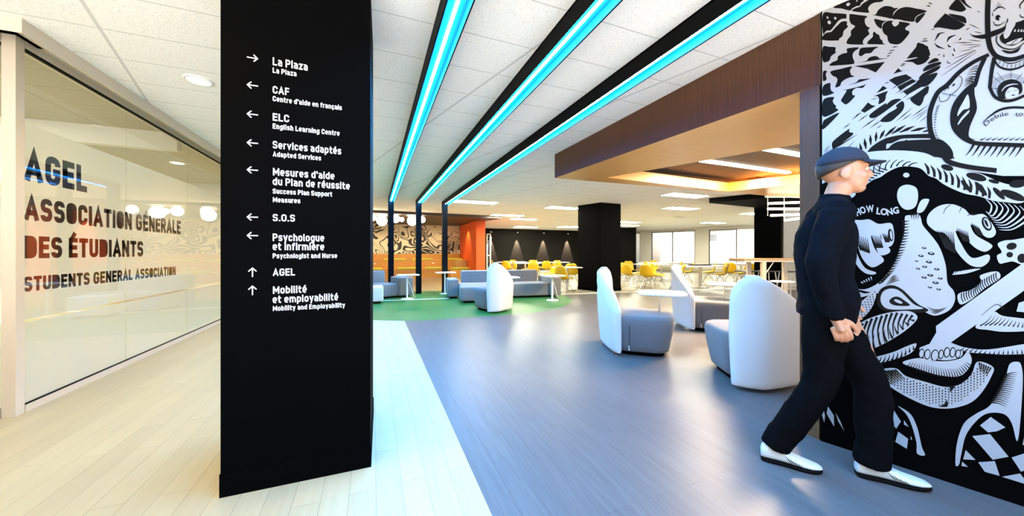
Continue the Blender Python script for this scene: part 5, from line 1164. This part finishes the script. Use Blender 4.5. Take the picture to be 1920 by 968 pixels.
parts_ = [limb([J[q] for q in c_]) for c_ in (('pelvis', 'waist', 'chest', 'upper'), ('upper', 'neck', 'skull'), ('shr', 'elr', 'wrr'), ('shl', 'ell', 'wrl'), ('hipr', 'knr', 'anr'), ('hipl', 'knl', 'anl'))]
parts_ += [limb([((-.045, -.165, 1.405), .055), ((-.04, 0, 1.43), .06), ((-.045, .165, 1.405), .055)])]
# head: facing +x
HC = Vector((.02, 0, 1.635))
parts_ += [ellipsoid(HC+Vector((-.012, 0, .03)), (.098, .077, .092)), ellipsoid(HC+Vector((.030, 0, -.035)), (.066, .060, .078)), ellipsoid(HC+Vector((.052, 0, -.088)), (.034, .036, .026)),
    ellipsoid(HC+Vector((.092, 0, -.018)), (.026, .0125, .020), 25), ellipsoid(HC+Vector((.088, 0, .008)), (.014, .010, .03), -12), ellipsoid(HC+Vector((.074, 0, .030)), (.022, .052, .012)),
    ellipsoid(HC+Vector((.083, 0, -.055)), (.013, .023, .006)), ellipsoid(HC+Vector((.081, 0, -.066)), (.012, .020, .0065))]
for s_ in (-1, 1): parts_.append(ellipsoid(HC+Vector((-.012, .077*s_, -.012)), (.024, .009, .034), 12)); parts_.append(ellipsoid(HC+Vector((.050, .042*s_, -.028)), (.03, .022, .026)))
# hands: palm, four unequal fingers, thumb
def hand(w_, side, fwd, curl):
    w_ = Vector(w_); d = Vector((fwd, 0, -1)).normalized(); out = Vector((0, side, 0)); fr = d.cross(out)*(-side) ; fr = Vector((1, 0, 0))-d*d.x; fr.normalize()
    inn = Vector((0, -side, 0))
    n_ = {'w': (w_, .025), 'p0': (w_+d*.035, (.020, .030)), 'p1': (w_+d*.075, (.018, .036))}; e_ = [('w', 'p0'), ('p0', 'p1')]; ms = [limb([n_[q] for q in ('w', 'p0', 'p1')])]
    for k, (o_, L_) in enumerate(((.030, .068), (.011, .076), (-.009, .072), (-.028, .058))):
        b = w_+d*.078+fr*o_; p = b; pts = [b-d*.02]; a_ = curl
        for q in range(3): dd = (d*math.cos(a_)+inn*math.sin(a_)).normalized(); p = p+dd*L_/3*(1.15-.12*q); pts.append(p); a_ += curl*1.1
        nn_ = {str(i): (v, (.0098, .0098, .0092, .0078)[i]) for i, v in enumerate(pts)}; ms.append(limb([nn_[q] for q in '0123'], n=12))
    t0 = w_+d*.03+fr*.022; t1 = t0+d*.022+fr*.026+inn*.012; t2 = t1+d*.030+fr*.010+inn*.010; t3 = t2+d*.022+inn*.006
    ms.append(limb([(t0, .014), (t1, .0125), (t2, .0105), (t3, .0085)], n=12)); return ms
parts_ += hand(J['wrr'][0], -1, .35, .28)+hand(J['wrl'][0], 1, .45, .28)
body = place(fuse(parts_, .0052, 2), 'body', M_skin, person)
for s_ in (-1, 1):
    e = place(ellipsoid(HC+Vector((.080, .030*s_, .008)), (.0085, .012, .0085)), 'eye', [mat('eye_white', (.75, .72, .70), .2)], person)
    e2 = place(ellipsoid(HC+Vector((.0865, .031*s_, .008)), (.003, .005, .005)), 'iris', [M_hair], e)
    place(ellipsoid(HC+Vector((.086, .032*s_, .030)), (.008, .022, .004)), 'eyebrow', [M_hair], person)
# jacket
G = lambda n, dr: (J[n][0], tuple(r+dr for r in J[n][1]) if isinstance(J[n][1], tuple) else J[n][1]+dr)
JK = {'hem': ((-0.0600, 0, .84), (.125, .170)), 'pelvis': ((-0.0500, 0, .95), (.128, .168)), 'waist': ((-0.0650, 0, 1.08), (.122, .160)), 'chest': ((-0.0580, 0, 1.28), (.128, .172)), 'upper': ((-0.0450, 0, 1.40), (.095, .135)), 'col': ((-0.0250, 0, 1.485), (.068, .070)), 'col2': ((-0.0180, 0, 1.515), (.066, .068)),
      'shr': ((-0.0500, -.16, 1.40), .075), 'elr': ((-0.1250, -.238, 1.14), .062), 'wrr': ((-0.0840, -.226, .915), .046), 'cfr': ((-0.0800, -.2255, .895), .045), 'shl': ((-0.0500, .16, 1.40), .075), 'ell': ((-0.0700, .238, 1.14), .062), 'wrl': ((0.0480, .226, .955), .046), 'cfl': ((0.0570, .2255, .94), .045)}
jk = place(fuse([limb([JK[q] for q in c_], False) for c_ in (('hem', 'pelvis', 'waist', 'chest', 'upper'), ('upper', 'col', 'col2'), ('shr', 'elr', 'wrr', 'cfr'), ('shl', 'ell', 'wrl', 'cfl'))]+[limb([((-.047, -.165, 1.402), .072), ((-.04, 0, 1.425), .085), ((-.047, .165, 1.402), .072)])], .009, 5), 'jacket', M_jacket, person)
dm = jk.modifiers.new('folds', 'DISPLACE'); tx = bpy.data.textures.new('folds', 'CLOUDS'); tx.noise_scale = .11; dm.texture = tx; dm.strength = .022; dm.mid_level = .5
TR = {'pelvis': ((-0.0500, 0, .96), (.118, .156)), 'hipr': ((-0.0650, -.085, .86), .108), 'thr': ((-0.0850, -.08, .68), .090), 'knr': ((-0.0980, -.075, .50), .078), 'clr': ((-0.2000, -.063, .27), .074), 'anr': ((-0.2750, -.055, .12), .073), 'endr': ((-0.2880, -.054, .085), .072),
      'hipl': ((-0.0250, .085, .86), .108), 'thl': ((0.0550, .07, .68), .090), 'knl': ((0.1370, .06, .50), .078), 'cll': ((0.1480, .04, .27), .074), 'anl': ((0.1350, .02, .11), .074), 'endl': ((0.1320, .019, .075), .073)}
tr = place(fuse([limb([TR[q] for q in c_], False) for c_ in (('pelvis', 'hipr', 'thr', 'knr', 'clr', 'anr', 'endr'), ('pelvis', 'hipl', 'thl', 'knl', 'cll', 'anl', 'endl'))], .009, 4), 'trousers', M_trouser, person)
dm = tr.modifiers.new('folds', 'DISPLACE'); dm.texture = tx; dm.strength = .02; dm.mid_level = .5
# cap with peak, short hair below it
def shell(c, r, z0, name, m_, tilt=0, th=.004):
    mb = MB(); n = 32; rows = []
    for i in range(9):
        a_ = math.asin(max(-1, min(1, z0)))+(math.pi/2-math.asin(max(-1, min(1, z0))))*i/8
        rows.append([Vector(c)+Matrix.Rotation(math.radians(tilt), 3, 'Y') @ Vector((r[0]*math.cos(a_)*math.cos(2*math.pi*k/n), r[1]*math.cos(a_)*math.sin(2*math.pi*k/n), r[2]*math.sin(a_))) for k in range(n)])
    mb.loft(rows, cap=True); return mb.build(name, m_, person)
shell(HC+Vector((-.016, 0, .028)), (.106, .085, .104), -.05, 'hair', M_hair, -26)
cap = shell(HC+Vector((-.010, 0, .040)), (.110, .089, .100), .05, 'cap', M_cap, -4)
mb = MB(); rows = []
for k in range(13):
    a_ = math.radians(-62+124*k/12); c_, s_ = math.cos(a_), math.sin(a_)
    pin = HC+Vector((-.010+.100*c_, .083*s_, .052)); pout = HC+Vector((-.010+.100*c_+.072*c_**.7 if c_ > 0 else 0, .084*s_, .040-.012*(s_*s_)))
    rows.append([pin+Vector((0, 0, .003)), pout+Vector((0, 0, .003)), pout-Vector((0, 0, .002)), pin-Vector((0, 0, .002))])
mb.loft(rows); mb.build('peak', M_cap, cap)
# trainers
def shoe(heel, toe, y0, y1, name='shoe'):
    h = Vector((heel, y0, 0)); d = Vector((toe-heel, y1-y0, 0)); L_ = d.length; d.normalize(); n_ = Vector((-d.y, d.x, 0))
    st = [(0, .022, .066, .030), (.03, .034, .088, .026), (.12, .038, .094, .022), (.26, .037, .098, .020), (.38, .037, .088, .019), (.52, .042, .068, .018), (.68, .047, .052, .018), (.84, .043, .042, .020), (.95, .030, .034, .022), (1.0, .014, .026, .022)]
    rings = []; sole = []
    for t_, w_, top, bt in st:
        c = h+d*L_*t_; bot = .018; rise = .006*(t_ > .8)*(t_-.8)/.2
        rings.append([c+n_*(w_*math.copysign(abs(math.cos(a))**.6, math.cos(a)))+Vector((0, 0, bot+rise+(top-bot)*(.5+.5*math.copysign(abs(math.sin(a))**.75, math.sin(a))))) for a in [2*math.pi*k/20 for k in range(20)]])
        sole.append([c+n_*((w_+.003)*math.copysign(abs(math.cos(a))**.5, math.cos(a)))+Vector((0, 0, .001+rise+.020*(.5+.5*math.copysign(abs(math.sin(a))**.4, math.sin(a))))) for a in [2*math.pi*k/20 for k in range(20)]])
    mb = MB(); mb.loft(rings); s_ = mb.build(name, M_shoe, person)
    mb = MB(); mb.loft(sole); mb.build('sole', M_blackmetal, s_)
    mb = MB()
    for sd in (-1, 1):
        for k in range(4):
            t0 = .40+k*.055; a_ = h+d*L_*t0; b_ = h+d*L_*(t0+.12)
            mb.tube([a_+n_*sd*(.0375)+Vector((0, 0, .062-.006*k)), (a_+b_)/2+n_*sd*(.0425+.001*k)+Vector((0, 0, .046-.004*k)), b_+n_*sd*(.046)+Vector((0, 0, .026))], [.0008, .0022, .0008], 6)
    mb.build('stripe', M_blackmetal, s_)
    mb = MB()
    for k in range(4):
        c = h+d*L_*(.44+.06*k); z = .083-.010*k; mb.tube([c-n_*.024+Vector((0, 0, z-.006)), c+Vector((0, 0, z+.004)), c+n_*.024+Vector((0, 0, z-.006))], .0022, 6)
    mb.build('lace', M_white, s_)
shoe(-.355, -.085, -.055, -.065); shoe(.072, .350, .02, .03)
